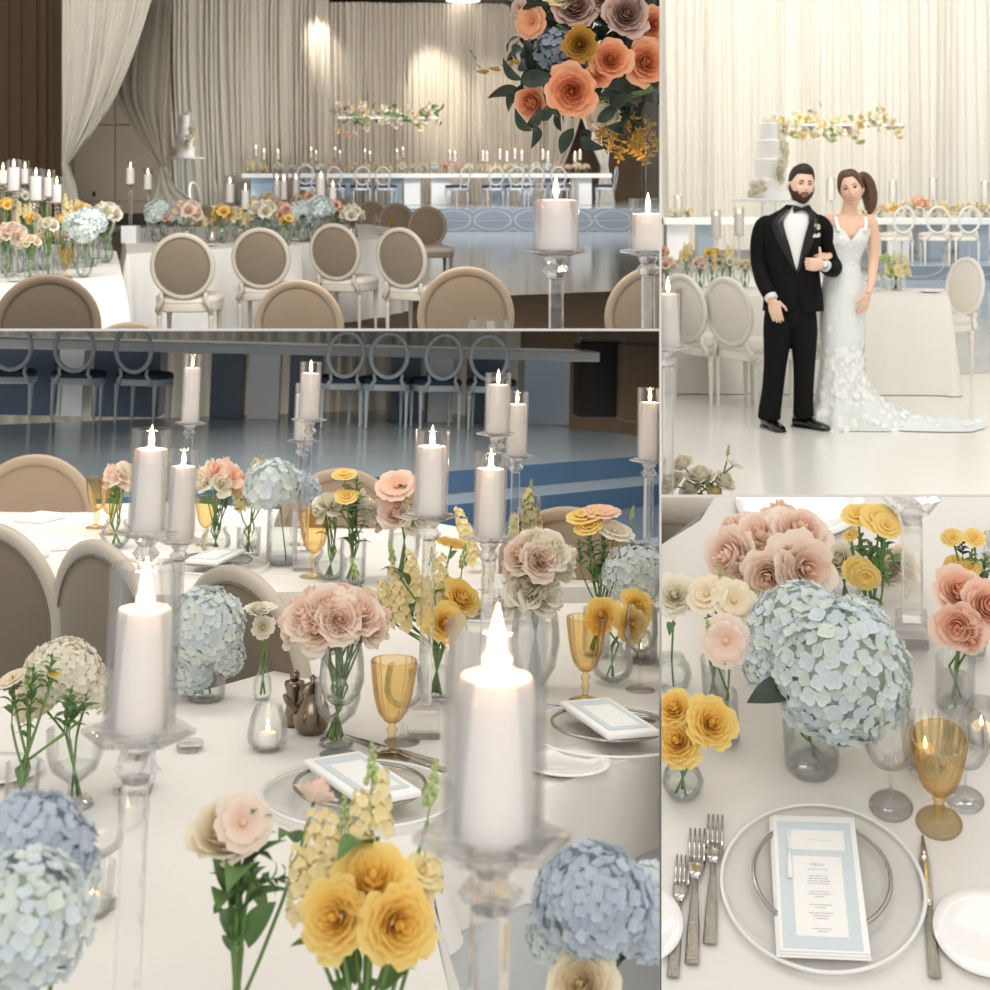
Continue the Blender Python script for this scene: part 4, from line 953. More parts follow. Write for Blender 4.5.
for i, (px, pt) in enumerate(((678, 196), (831, 178), (893, 181), (933, 178), (985, 182))):
    kk = C.ppm(C.at(px, pt, yt + .5)); candlestick(C, (px, pt + 22), 'pale pillar candle on the head table behind the couple, number %d from the left' % (i + 1), 'candles behind the couple', y=yt + .5, r=3.4 / kk, gr=4.2 / kk, gh=22 / kk, ch=19 / kk, floor=zs + .761, fs=1.6)
cake(C, 768.5, 198, 20.0, 1.22, 'tall white tiered cake to the left of the groom', 'round white cake table behind the groom, holding the tall cake')
# hanging garland
root = empty('hanging_flower_garland'); y = 23.0; rnd = random.Random(14); A = C.at(774, 125, y); B = C.at(900, 128, y); mb = MB(); mb.box(((A.x + B.x) / 2, y, A.z), (B.x - A.x, .2, .04)); mb.build('frame', TABLEW, root, False)
for i in range(98):
    px = rnd.uniform(770, 902); cy = 122 + 5 * math.sin((px - 770) / 22) + (px - 770) * .05; py = rnd.gauss(cy, 6); m = rnd.choice([CREAMP, WHITE, PALEY, WHITE, WHITE, CREAMP]); p = C.at(px, py, y + rnd.uniform(-.2, .1)); s = rnd.uniform(.05, .10)
    d = Vector((rnd.uniform(-1, 1), -1, rnd.uniform(-.5, 1))).normalized(); mobj('blossom', fmesh('rose_s', m), root, Matrix.Translation(p) @ d.to_track_quat('Z', 'Y').to_matrix().to_4x4() @ Matrix.Scale(s, 4))
for i in range(34):
    p = C.at(rnd.uniform(770, 905), rnd.gauss(124, 7), y + .05); mobj('leaf', fmesh('leaf', LEAF_L), root, Matrix.Translation(p) @ Euler((rnd.uniform(-2, 2), rnd.uniform(-2, 2), rnd.uniform(0, 6))).to_matrix().to_4x4() @ Matrix.Scale(.18, 4))
put(C, root, Matrix.Identity(4), 'hanging garland of cream flowers above the couple', 'flower garland')
# banquet table with white cloth, chairs
def P(px, py, z=.76): q = C.pt(px, py, z); return (q.x, q.y)
a, b, c_, d = P(630, 296), P(949, 297), P(944, 288.5), P(630, 285)
cloth(C, [a, b, c_, d], .76, .755, 'white floor-length cloth on the banquet table behind the bride', mat=CLOTH_W, seed=12, wave=.012)
for px, y, rz, lb in ((694, 10.6, -.95, 'white oval-back chair at the left edge behind the groom'), (738, 10.3, -.95, 'white oval-back chair just left of the groom'), (800, 10.4, -.7, 'white chair hidden behind the legs of the groom')):
    use(C, CH_WHITE, xf((C.at(px, 250, y).x + .12, y, 0), rz), lb, 'chair')
use(C, CH_WHITE, xf((C.at(938, 250, 12.1).x, 12.1, 0), math.pi / 2 + .35, 1.03), 'white oval-back chair at the right end of the white table', 'chair')
for i, (px, py, R, y, col) in enumerate(((662, 252, 7, 11.8, 'peach'), (667, 265, 10, 11.6, 'pink'), (687, 254, 9, 11.9, 'paley'), (700, 264, 8, 11.8, 'pink'), (712, 254, 9, 12.1, 'yellow'), (722, 258, 10, 12.0, 'paley'), (730, 263, 8, 11.7, 'white'), (745, 266, 8, 11.8, 'cream'))):
    posy(C, px, py, R, y, col, '%s in a vase on the lounge table, vase %d left of the groom' % (WORD[col], i + 1), 'vases left of the groom', seed=110 + i, low=False)
rnd = random.Random(5)
bouquet(C, 'flower_vase', Vector((C.at(896, 292, 11.5).x, 11.5, .76)), 'clear vase of pale yellow sprays beside the arm of the bride', None, ('cylinder', .045, .15), [(rnd.choice(['spray', 'stock', 'bud']), PALEY if i % 4 else LEAF_L, 896 + rnd.uniform(-14, 14), 262 + rnd.uniform(-9, 10), 6, rnd.uniform(-.08, .08)) for i in range(16)], 5, leaves=4, lsize=.06)
for i, (px, pt) in enumerate(((716, 212), (739, 209))):
    kk = C.ppm(C.at(px, pt, 12.4)); candlestick(C, (px, pt + 26), ('left' if i == 0 else 'right') + ' pale candle over the flowers, left of the cake table', 'two candles left of the cake', y=12.4, r=4 / kk, gr=5 / kk, gh=28 / kk, ch=22 / kk, floor=.76)
for px, y, lb in ((878, 11.4, 'wine glass on the white table right of the bride'), (884, 11.7, 'second wine glass on the white table, behind the first')): use(C, WINE, xf((C.at(px, 250, y).x, y, .76), 0, .85), lb, 'glass')
use(C, SIDE, xf(P(930, 292.5) + (.762,), 0, 1.1), 'white side plate near the right corner of the white table', 'plate')
# blurred foreground of the view
candlestick(C, (668, 345), 'big pale foreground candle at the left edge of the couple view', None, y=3.4, r=.03, gr=.04, gh=.14, ch=.125, floor=.76)
bouquet(C, 'flower_vase', Vector((C.at(705, 470, 3.6).x, 3.6, .76)), 'low pale cream flowers in the foreground below the couple', None, ('bowl', .06, .1), [(k, m, px, py, r, 0) for k, m, px, py, r in (('rose', WHITE, 682, 462, 12), ('rose', WHITE, 700, 474, 15), ('rose', WHITE, 724, 480, 14), ('spray', WHITE, 736, 462, 9), ('rose', WHITE, 690, 487, 13), ('rose', WHITE, 670, 482, 14), ('bud', LEAF_L, 728, 452, 8), ('rose', PALEY, 715, 492, 12))], 6, leaves=8, lsize=.03)

# ---------------------------------------------------------------- people
SKIN = pmat('light_skin', '#efc8b1', .5, sss=.12, var=.02)
SKINM = pmat('warm_skin', '#edc4aa', .5, sss=.12, var=.02)
HAIRM = pmat('dark_brown_hair', '#2c211b', .55, bump=.4, scale=90, var=.3)
BEARD = pmat('brown_beard', '#4a2f1f', .7, bump=.4, scale=120, var=.35)
HAIRW = pmat('chestnut_hair', '#5b3d2a', .4, bump=.4, scale=50, var=.35)
SUIT = pmat('black_wool', '#101012', .8, bump=.05, scale=200, var=.1, spec=.2)
SATIN = pmat('black_satin', '#0f1012', .3, var=.1)
SHIRT = pmat('white_shirt_cotton', '#f1f1ef', .7, var=.01)
SHOE = pmat('patent_leather', '#0c0c0d', .1, coat=.6)
LIP = pmat('lip_rose', '#bf7064', .45); EYEW = pmat('eye_white', '#efe8e2', .3); IRIS = pmat('dark_iris', '#2b1c14', .2); BROW = pmat('eyebrow', '#33241b', .8); TEETH = pmat('teeth', '#fbf8f2', .3)
DRESS = pmat('ice_blue_tulle', '#e6ebe8', .7, var=.03, scale=14, sheen=.3)
LACE = pmat('white_lace', '#fbfcfa', .75, var=.02)
WATCHM = pmat('steel_watch', '#b9bcc0', .15, metal=1)
def headfn(s=1.0, fem=False, off=0.0):
    """surface point of a head in its own space: face towards -y, up +z, unit metres"""
    hw, hd, hh = (.072, .090, .117) if fem else (.082, .094, .120)
    def g(x, z, cx, cz, sx, sz): return math.exp(-((x - cx) / sx) ** 2 - ((z - cz) / sz) ** 2)
    def fn(th, ph):
        # th: azimuth 0 = front; ph: -pi/2 .. pi/2
        c = math.cos(ph); e_ = .62 if ph > 0 else .88; x = hw * c ** e_ * math.sin(th); y = -hd * c ** e_ * math.cos(th); z = hh * math.sin(ph)
        t = max(0, -z / hh); jaw = 1 - (.36 if fem else .24) * t ** 1.6; x *= jaw
        if y < 0: y *= 1 - .10 * t ** 2
        if y > 0 and z < 0: y *= 1 - .45 * t
        if z > 0: x *= 1 + .02 * (z / hh)
        front = max(0, math.cos(th)) ** 2
        if front > .02 and abs(ph) < 1.45:
            d = 0
            d += .024 * g(x, z, 0, -.030, .010, .016) + .012 * g(x, z, 0, -.008, .007, .022)                       # nose
            d += -.013 * (g(x, z, -.030, .004, .015, .011) + g(x, z, .030, .004, .015, .011))                       # sockets
            d += .005 * (g(x, z, -.030, .022, .020, .007) + g(x, z, .030, .022, .020, .007))                         # brow ridge
            d += .006 * g(x, z, 0, -.063, .018, .010) + .008 * g(x, z, 0, -.098, .020, .014)                         # mouth, chin
            d += .004 * (g(x, z, -.042, -.030, .018, .018) + g(x, z, .042, -.030, .018, .018))                       # cheeks
            y -= d * front ** .3
        v = Vector((x, y, z)); 
        if off: v += v.normalized() * off
        return v * s
    return fn
def front_y(fn, x, z):
    """depth of the face surface at x, z"""
    a = b = 0.0; st = .12
    for it in range(6):
        best = None
        for i in range(-9, 10):
            for j in range(-12, 13):
                p = fn(a + i * st, max(-1.5, min(1.5, b + j * st))); e = (p.x - x) ** 2 + (p.z - z) ** 2 + (1 if p.y > 0 else 0)
                if best is None or e < best[0]: best = (e, p, a + i * st, b + j * st)
        a, b = best[2], best[3]; st *= .3
    return best[1]
def make_head(mb, M, s, fem):
    fn = headfn(s, fem); mb.grid(lambda u, v: fn((u - .5) * 2 * math.pi, (v - .5) * math.pi * .9999), 64, 48, cu=True, M=M)
    for sx in (-1, 1):       # ears
        mb.ball((sx * (.072 if fem else .087) * s, .012 * s, -.008 * s), (.010 * s, .018 * s, .030 * s), 12, 8, M=M)
def face_parts(root, M, s, fem, browm, smile):
    fn = headfn(s, fem)
    for sx in (-1, 1):
        p = front_y(fn, sx * .030 * s, .003 * s); c = p + Vector((0, .006 * s, 0))
        mb = MB(); mb.ball(c, (.0135 * s, .010 * s, .0062 * s), 12, 8, M=M); e = mb.build('eye', EYEW, root)
        mb = MB(); mb.ball(c + Vector((0, -.0058 * s, .0004)), (.0078 * s, .0050 * s, .0066 * s), 10, 8, M=M); mb.build('iris', IRIS, e)
        mb = MB(); mb.tube([M @ (front_y(fn, sx * q * s, z * s) + Vector((0, -.002, 0))) for q, z in ((.016, .010), (.030, .0135), (.043, .008))], [.0018, .0026, .0020], 6); mb.build('eyelashes', IRIS, root)
        mb = MB(); mb.tube([M @ (front_y(fn, sx * q * s, z * s) + Vector((0, -.0015, 0))) for q, z in ((.013, .025), (.028, .030), (.045, .024))], [.0038, .0046, .0020] if not fem else [.002, .0028, .0012], 6); mb.build('eyebrow', browm, root)
    w = .024 if fem else .020; up = .007 if smile else .002
    zc = -.066
    pts = lambda dz, k: [M @ (front_y(fn, q * w * s, (zc + dz + up * (abs(q) ** 2)) * s) + Vector((0, -.0015, 0))) for q in (-1, -.5, 0, .5, 1)]
    mb = MB(); mb.tube(pts(.005 if smile else .003, 0), [.001, .0032, .0036, .0032, .001], 6); mb.tube(pts(-.006 if smile else -.004, 0), [.001, .004, .005, .004, .001], 6); mb.build('lips', LIP, root)
    if smile:
        mb = MB(); mb.tube(pts(-.0005, 0), [.0008, .0032, .0036, .0032, .0008], 6); mb.build('teeth', TEETH, root)
def shell(name, root, mat, M, s, fem, off, mask, amp=.002, nu=80, nv=56):
    """hair or beard: the head surface pushed out where mask(th, ph) > 0"""
    f0 = headfn(s, fem); mb = MB(); V = []; keep = {}
    for i in range(nu):
        for j in range(nv + 1):
            th = (i / nu - .5) * 2 * math.pi; ph = (j / nv - .5) * math.pi * .9999; k = mask(th, ph); p = f0(th, ph)
            o = off(th, ph) if callable(off) else off
            V.append(p + p.normalized() * (max(-.004, min(1, k) * o) + amp * math.sin(i * 2.1 + j * .7) * (k > 0))); keep[(i, j)] = k > 0
    Fc = []
    for i in range(nu):
        for j in range(nv):
            q = ((i, j), ((i + 1) % nu, j), ((i + 1) % nu, j + 1), (i, j + 1))
            if any(keep[x] for x in q): Fc.append([x[0] * (nv + 1) + x[1] for x in q])
    mb.add(V, Fc, 0.0, M); return mb.build(name, mat, root)
def hand(mb, wrist, tip_dir, palm_n, side, L=.185, curl=.35, thumb_up=False, w=.082):
    """palm and five bent fingers; tip_dir along the fingers, palm_n out of the palm, side = +1/-1 thumb side"""
    d = Vector(tip_dir).normalized(); n = Vector(palm_n); n = (n - n.dot(d) * d).normalized(); t = d.cross(n).normalized() * side
    W_ = Vector(wrist); pl = L * .50
    mb.tube([W_ - d * .02, W_ + d * pl * .25, W_ + d * pl * .7, W_ + d * pl], [w * .34, w * .42, w * .50, w * .44], 12, flat=.42) if abs(n.y) > 2 else None
    # palm as a flattened box-like loft
    V = []; R = 12
    for k, (q, ww, hh) in enumerate(((-.02, .30, .26), (.0, .34, .25), (.3, .44, .20), (.7, .50, .17), (1.0, .47, .13), (1.05, .40, .08))):
        c = W_ + d * pl * q
        for i in range(R):
            a = 2 * math.pi * i / R; V.append(c + t * (ww * w * math.cos(a)) + n * (hh * w * math.sin(a)))
    Fc = [(k * R + i, k * R + (i + 1) % R, (k + 1) * R + (i + 1) % R, (k + 1) * R + i) for k in range(5) for i in range(R)] + [tuple(range(R))[::-1], tuple(5 * R + i for i in range(R))]
    mb.add(V, Fc)
    for k, (o, ln) in enumerate(((.36, .88), (.13, 1.0), (-.11, .93), (-.34, .74))):
        b = W_ + d * pl * .9 + t * (o * w); seg = L * .50 * ln / 3; p = b; pts = [p]; dd = d.copy()
        for j, ex in enumerate((1.15, 1.0, .8)):
            ang = curl * (.6 + .5 * j); dd = (Matrix.Rotation(ang, 3, d.cross(n)) @ dd) if True else dd; p = p + dd * seg * ex; pts.append(p)
        mb.tube(pts, [.0095, .009, .0082, .0062], 8)
    b = W_ + d * pl * .15 + t * (.40 * w)
    if thumb_up: td = (t * 1.0 + d * .15).normalized(); mb.tube([b, b + td * .035, b + td * .062, b + td * .082], [.012, .0105, .0095, .007], 8)
    else: td = (t * .55 + d * .9 + n * .25).normalized(); mb.tube([b, b + td * .035, b + td * .06 + n * .004, b + (td + d * .3).normalized() * .085 + n * .008], [.0125, .011, .0095, .0065], 8)
def ringloft(mb, rings, n=36, gap=None, cap=True, expo=1.0):
    """rings = (cx, cy, z, rx, ry); gap(z) = half opening angle at the front"""
    V = []
    for (cx, cy, z, rx, ry) in rings:
        g = gap(z) if gap else 0
        for i in range(n + (1 if gap else 0)):
            a = -math.pi / 2 + g + (2 * math.pi - 2 * g) * i / n
            c, q = math.cos(a), math.sin(a); V.append((cx + rx * math.copysign(abs(c) ** expo, c), cy + ry * math.copysign(abs(q) ** expo, q), z))
    m = n + (1 if gap else 0); Fc = []
    for k in range(len(rings) - 1):
        for i in range(n): Fc.append((k * m + i, k * m + (i + 1) % m, (k + 1) * m + (i + 1) % m, (k + 1) * m + i))
    if cap and not gap: Fc.append(tuple(range(n))[::-1]); Fc.append(tuple((len(rings) - 1) * m + i for i in range(n)))
    mb.add(V, Fc); return mb
def smoothed(pts, k=4):
    pts = [Vector(p) for p in pts]; out = []
    for i in range(len(pts) - 1):
        p0, p1, p2, p3 = pts[max(i - 1, 0)], pts[i], pts[i + 1], pts[min(i + 2, len(pts) - 1)]
        for j in range(k):
            f = j / k; out.append(.5 * ((2 * p1) + (p2 - p0) * f + (2 * p0 - 5 * p1 + 4 * p2 - p3) * f * f + (3 * p1 - p0 - 3 * p2 + p3) * f ** 3))
    return out + [pts[-1]]
def limb(mb, pts, rad, seg=14, k=4, flat=1.0):
    P_ = smoothed(pts, k); R_ = [v.x for v in smoothed([(r, 0, 0) for r in rad], k)]; mb.tube(P_, R_, seg, flat=flat)
def remeshed(mb, name, mat, root, vox=.004):
    """fuse the pieces of a body into one continuous skin"""
    me = mb.mesh(name, mat); o = bpy.data.objects.new('tmp', me); COL.objects.link(o)
    md = o.modifiers.new('r', 'REMESH'); md.mode = 'VOXEL'; md.voxel_size = vox; md.use_smooth_shade = True
    s2 = o.modifiers.new('s', 'SMOOTH'); s2.iterations = 2; s2.factor = .5
    dg = bpy.context.evaluated_depsgraph_get(); ev = o.evaluated_get(dg); m2 = bpy.data.meshes.new_from_object(ev); bpy.data.objects.remove(o)
    m2.name = name; m2.polygons.foreach_set('use_smooth', [True] * len(m2.polygons))
    if not m2.materials: m2.materials.append(mat)
    root_o = mobj(name, m2, root); return root_o
yM = 9.42; X0 = C.at(790, 181, yM).x
ORG = Matrix.Translation((X0, yM, 0))
# groom
root = empty('person')
HM = Matrix.Translation((.072, -.02, 1.628)) @ Euler((math.radians(-3), math.radians(4), math.radians(6))).to_matrix().to_4x4()
mb = MB(); make_head(mb, HM, 1.0, False)
limb(mb, [(.055, .03, 1.40), (.058, .015, 1.48), (.066, .0, 1.56)], [.075, .060, .058])
ringloft(mb, [(.02, .0, .86, .13, .09), (.02, 0, 1.0, .145, .10), (.01, 0, 1.2, .160, .100), (.015, .01, 1.34, .155, .09), (.03, .012, 1.41, .11, .07), (.05, .015, 1.475, .06, .05)], 28)
limb(mb, [(-.12, .01, 1.37), (-.18, .03, 1.25), (-.195, .03, 1.10), (-.180, -.06, .97), (-.148, -.135, .87)], [.05, .045, .038, .034, .027])
limb(mb, [(.16, .01, 1.37), (.245, .03, 1.25), (.285, .02, 1.11), (.24, -.10, 1.075), (.17, -.19, 1.115)], [.05, .045, .038, .034, .028])
limb(mb, [(-.06, 0, .88), (-.11, -.01, .46), (-.135, .0, .10)], [.075, .05, .035]); limb(mb, [(.07, 0, .88), (.085, -.02, .46), (.085, .01, .10)], [.075, .05, .035])
hand(mb, (-.146, -.140, .868), (.24, -.05, -1), (.35, 1, 0), 1, L=.175, curl=.22, w=.088)
hand(mb, (.172, -.192, 1.108), (-1, -.1, .05), (.1, 1, 0), -1, L=.175, curl=1.0, thumb_up=True, w=.092)
body = remeshed(mb, 'body', SKIN, root)
face_parts(root, HM, 1.0, False, BROW, False)
def hm(th, ph):   # short hair: top and sides, hairline at the forehead
    a = abs(th); line = .66 if a < .75 else (.66 - (a - .75) * .9 if a < 1.2 else (.20 if a < 1.9 else -.42))
    return (ph - line) * 6
shell('hair', root, HAIRM, HM, 1.0, False, lambda th, ph: .005 + .012 * max(0, math.sin(ph)) ** 1.5 + .016 * max(0, math.cos(th)) * max(0, math.sin((ph - .5) * 2)), hm, .0012)
def bm_(th, ph):
    a = abs(th)
    if a > 1.62: return -1
    up = -.36 - .16 * (a < .55) if a < 1.1 else -.36 + (a - 1.1) * 1.1
    if a < .30 and -.72 < ph < -.50: return -1
    if a < .34 and -.50 <= ph < -.42: return 1
    return (up - ph) * 7
shell('beard', root, BEARD, HM, 1.0, False, .008, bm_, .0008)
# trousers
mb = MB()
ringloft(mb, [(.015, 0, .68, .10, .08), (.012, 0, .74, .155, .11), (.01, 0, .85, .162, .115), (.01, 0, .98, .155, .11)], 32)
limb(mb, [(-.075, 0, .80), (-.085, -.005, .66), (-.105, -.02, .45), (-.122, -.01, .26), (-.140, 0, .12), (-.142, .005, .065)], [.095, .098, .078, .072, .075, .076], 20)
limb(mb, [(.075, 0, .80), (.085, -.005, .66), (.088, -.02, .45), (.085, -.01, .26), (.088, .01, .13), (.090, .02, .085)], [.095, .095, .075, .067, .068, .070], 20)
remeshed(mb, 'trousers', SUIT, root, .007)
# shirt
mb = MB(); ringloft(mb, [(.02, -.006, .92, .150, .108), (.018, -.008, 1.1, .158, .115), (.012, -.008, 1.25, .172, .118), (.02, -.006, 1.38, .165, .110), (.045, .0, 1.45, .10, .082), (.057, .008, 1.49, .070, .066), (.062, .004, 1.525, .069, .066), (.06, .004, 1.53, .062, .06)], 36, cap=False); mb.build('shirt', SHIRT, root)
# jacket: front opening V down to the button
JR = [(.020, .005, .79, .205, .135), (.020, .005, .90, .195, .132), (.016, .004, 1.05, .180, .128), (.012, .003, 1.18, .188, .130), (.010, .003, 1.30, .205, .132), (.014, .004, 1.38, .212, .125), (.028, .008, 1.43, .165, .105), (.045, .012, 1.47, .105, .085), (.055, .018, 1.50, .078, .074)]
def gapf(z):
    if z < 1.04: return -.03 + max(0, (.92 - z)) * 2.0
    t = (z - 1.04) / .46; return -.03 + .05 * min(1, t * 8) + .56 * t ** 1.1
R2 = []
for i in range(len(JR) - 1):
    for k in range(5): f = k / 5; R2.append(tuple(a_ * (1 - f) + b_ * f for a_, b_ in zip(JR[i], JR[i + 1])))
R2.append(JR[-1]); mb = MB(); ringloft(mb, R2, 48, gap=gapf); jk = mb.build('jacket', SUIT, root)
# lapels along the opening
def jpt(z, extra, off=.008):
    for i in range(len(R2) - 1):
        if R2[i][2] <= z <= R2[i + 1][2]: r = R2[i]; f = (z - R2[i][2]) / (R2[i + 1][2] - R2[i][2] + 1e-9); r = tuple(a_ * (1 - f) + b_ * f for a_, b_ in zip(R2[i], R2[i + 1])); break
    else: r = R2[-1]
    a = -math.pi / 2 + extra; return Vector((r[0] + (r[3] + off) * math.cos(a), r[1] + (r[4] + off) * math.sin(a), z))
for sx in (-1, 1):
    mb = MB()
    def fn(u, v):
        z = 1.05 + .42 * v; wdt = .40 * math.sin(math.pi * min(1, .06 + v * .62)) ** 1.2
        return jpt(z, sx * (gapf(z) + u * wdt - .02), .007 + .006 * math.sin(u * 3))
    mb.grid(fn, 6, 16); mb.build('lapel', SATIN, root)
mb = MB(); limb(mb, [(-.125, .008, 1.385), (-.172, .015, 1.355), (-.203, .03, 1.25), (-.205, .03, 1.11), (-.190, -.05, .985), (-.158, -.115, .900)], [.050, .064, .059, .055, .052, .048], 18); mb.build('sleeve', SUIT, root)
mb = MB(); limb(mb, [(.160, .008, 1.39), (.212, .01, 1.36), (.262, .03, 1.25), (.288, .02, 1.12), (.278, -.05, 1.075), (.235, -.125, 1.078), (.205, -.155, 1.095)], [.050, .064, .061, .060, .057, .053, .050], 18); mb.build('sleeve', SUIT, root)
mb = MB(); mb.tube([(-.160, -.112, .902), (-.150, -.134, .878)], [.043, .042], 16); mb.build('cuff', SHIRT, root)
mb = MB(); mb.tube([(.208, -.152, 1.094), (.190, -.172, 1.104)], [.041, .040], 16); mb.build('cuff', SHIRT, root)
mb = MB(); mb.tube([(.188, -.178, 1.106), (.176, -.188, 1.112)], [.034, .034], 20); w_ = mb.build('wristwatch', WATCHM, root); mb = MB(); mb.lathe([(.0005, .004), (.017, .004), (.019, 0), (.0005, 0)], 20, M=Matrix.Translation((.186, -.216, 1.112)) @ Euler((math.radians(80), 0, .3)).to_matrix().to_4x4()); mb.build('watch_face', SHIRT, w_)
mb = MB()
for sx in (-1, 1): mb.add([(.058 + sx * x, -.082 - (.012 if abs(x) > .01 else .016) * d_, 1.475 + z) for x, z, d_ in ((.006, .010, 1), (.030, .020, 1), (.052, .026, .4), (.055, .0, .8), (.052, -.026, .4), (.030, -.018, 1), (.006, -.010, 1))] + [(.058 + sx * x, -.070, 1.475 + z) for x, z in ((.006, .010), (.030, .020), (.052, .026), (.055, .0), (.052, -.026), (.030, -.018), (.006, -.010))], [(0, 1, 2, 3, 4, 5, 6), (7, 8, 9, 10, 11, 12, 13)] + [(i, (i + 1) % 7, 7 + (i + 1) % 7, 7 + i) for i in range(7)])
mb.ball((.058, -.094, 1.475), (.012, .008, .012), 10, 8); mb.build('bow_tie', SATIN, root, False)
mb = MB(); mb.ball((.022, -.131, 1.03), (.007, .004, .007), 10, 8); mb.build('button', SATIN, root)
mb = MB(); mb.add([jpt(1.285, .55, .013), jpt(1.285, .88, .013), jpt(1.305, .90, .017), jpt(1.318, .78, .017), jpt(1.303, .70, .017), jpt(1.312, .60, .017)], [(0, 1, 2, 3, 4, 5)]); mb.build('pocket_square', SHIRT, root, False)
bt = empty('boutonniere'); 
bq = MB(); rz_ = SHAPES['rose_s']; Mq = Matrix.Translation(jpt(1.36, .62, .03)) @ Vector((.2, -1, .2)).to_track_quat('Z', 'Y').to_matrix().to_4x4() @ Matrix.Scale(.022, 4); bq.add(rz_.v, rz_.f, rz_.t, Mq); b_o = bq.build('boutonniere', WHITE, root)
bq = MB(); lf = SHAPES['sprig']; bq.add(lf.v, lf.f, 0.0, Matrix.Translation(jpt(1.33, .60, .02)) @ Matrix.Scale(.08, 4)); bq.build('boutonniere_leaf', LEAF, b_o)
bpy.data.objects.remove(bt)
for (ax, ay, az, yaw) in ((-.142, .01, 0, .25), (.095, .03, 0, .75)):
    M = Matrix.Translation((ax, ay, 0)) @ Matrix.Rotation(yaw, 4, 'Z'); mb = MB()
    V = []; n = 16
    for (q, w_, h_) in ((.075, .030, .07), (.05, .040, .095), (.0, .041, .095), (-.05, .042, .075), (-.11, .048, .058), (-.16, .044, .045), (-.195, .028, .030), (-.205, .01, .018)):
        for i in range(n):
            a = 2 * math.pi * i / n; V.append((w_ * math.cos(a), q, max(.012, h_ * .5 + h_ * .5 * math.sin(a))))
    mb.add(V, [(k * n + i, k * n + (i + 1) % n, (k + 1) * n + (i + 1) % n, (k + 1) * n + i) for k in range(7) for i in range(n)] + [tuple(range(n)), tuple(7 * n + i for i in range(n))[::-1]], 0.0, M); sh = mb.build('shoe', SHOE, root)
    mb = MB(); mb.box((0, .045, .007), (.066, .07, .014), .003, M=M); mb.box((0, -.09, .007), (.082, .19, .010), .003, M=M); mb.build('sole', SHOE, sh)
put(C, root, ORG, 'man in a black suit and bow tie with short dark hair and beard', 'person')

# bride
root = empty('person')
HM = Matrix.Translation((.415, .02, 1.608)) @ Euler((math.radians(2), math.radians(-12), math.radians(-16))).to_matrix().to_4x4()
mb = MB(); make_head(mb, HM, 1.05, True)
limb(mb, [(.415, .055, 1.37), (.412, .055, 1.45), (.42, .045, 1.54)], [.066, .052, .047])
TR = [(.372, .06, .90, .135, .10), (.366, .06, 1.0, .120, .09), (.366, .06, 1.10, .100, .08), (.375, .058, 1.20, .118, .088), (.395, .055, 1.30, .140, .095), (.405, .058, 1.37, .155, .078), (.410, .06, 1.41, .125, .062), (.412, .06, 1.44, .06, .05)]
ringloft(mb, TR, 32)
for sx in (-1, 1): mb.ball((.397 + sx * .058, .0, 1.268), (.045, .043, .048), 16, 12)
limb(mb, [(.52, .06, 1.395), (.560, .065, 1.375), (.585, .075, 1.24), (.575, .06, 1.10), (.540, -.02, .985), (.500, -.085, .905)], [.040, .046, .040, .034, .028, .022])
limb(mb, [(.295, .06, 1.395), (.268, .065, 1.378), (.262, .12, 1.24), (.285, .13, 1.13), (.262, .02, 1.15), (.245, -.075, 1.162)], [.040, .044, .038, .033, .027, .021])
limb(mb, [(.33, .06, .92), (.34, .05, .5), (.34, .05, .1)], [.08, .05, .035]); limb(mb, [(.42, .06, .92), (.41, .05, .5), (.40, .05, .1)], [.08, .05, .035])
hand(mb, (.498, -.088, .902), (-.28, .0, -1), (-.5, .9, 0), -1, L=.165, curl=.3, w=.070)
hand(mb, (.245, -.085, 1.160), (-.8, -.75, -.12), (.0, .8, -1), -1, L=.155, curl=.25, w=.062)
remeshed(mb, 'body', SKINM, root)
face_parts(root, HM, 1.05, True, BROW, True)
def hw_(th, ph):
    a = abs(th); line = .72 if a < .5 else (.72 - (a - .5) * 1.1 if a < 1.35 else -.15 if a < 1.9 else -.75)
    return (ph - line) * 6
shell('hair', root, HAIRW, HM, 1.05, True, .011, hw_, .0012)
pt_ = empty('x'); bpy.data.objects.remove(pt_)
mb = MB()
limb(mb, [(.482, .085, 1.675), (.520, .105, 1.695), (.555, .11, 1.65), (.572, .105, 1.57), (.570, .10, 1.49), (.556, .095, 1.43)], [.022, .032, .042, .045, .038, .010], 14)
limb(mb, [(.50, .11, 1.68), (.535, .125, 1.63), (.553, .12, 1.53), (.545, .115, 1.46)], [.02, .035, .034, .01], 12)
remeshed(mb, 'ponytail', HAIRW, root, .005)
mb = MB(); q = HM @ Vector((.071, -.005, -.045)); mb.ball(q, (.005, .005, .011), 8, 6); mb.build('earring', WATCHM, root)
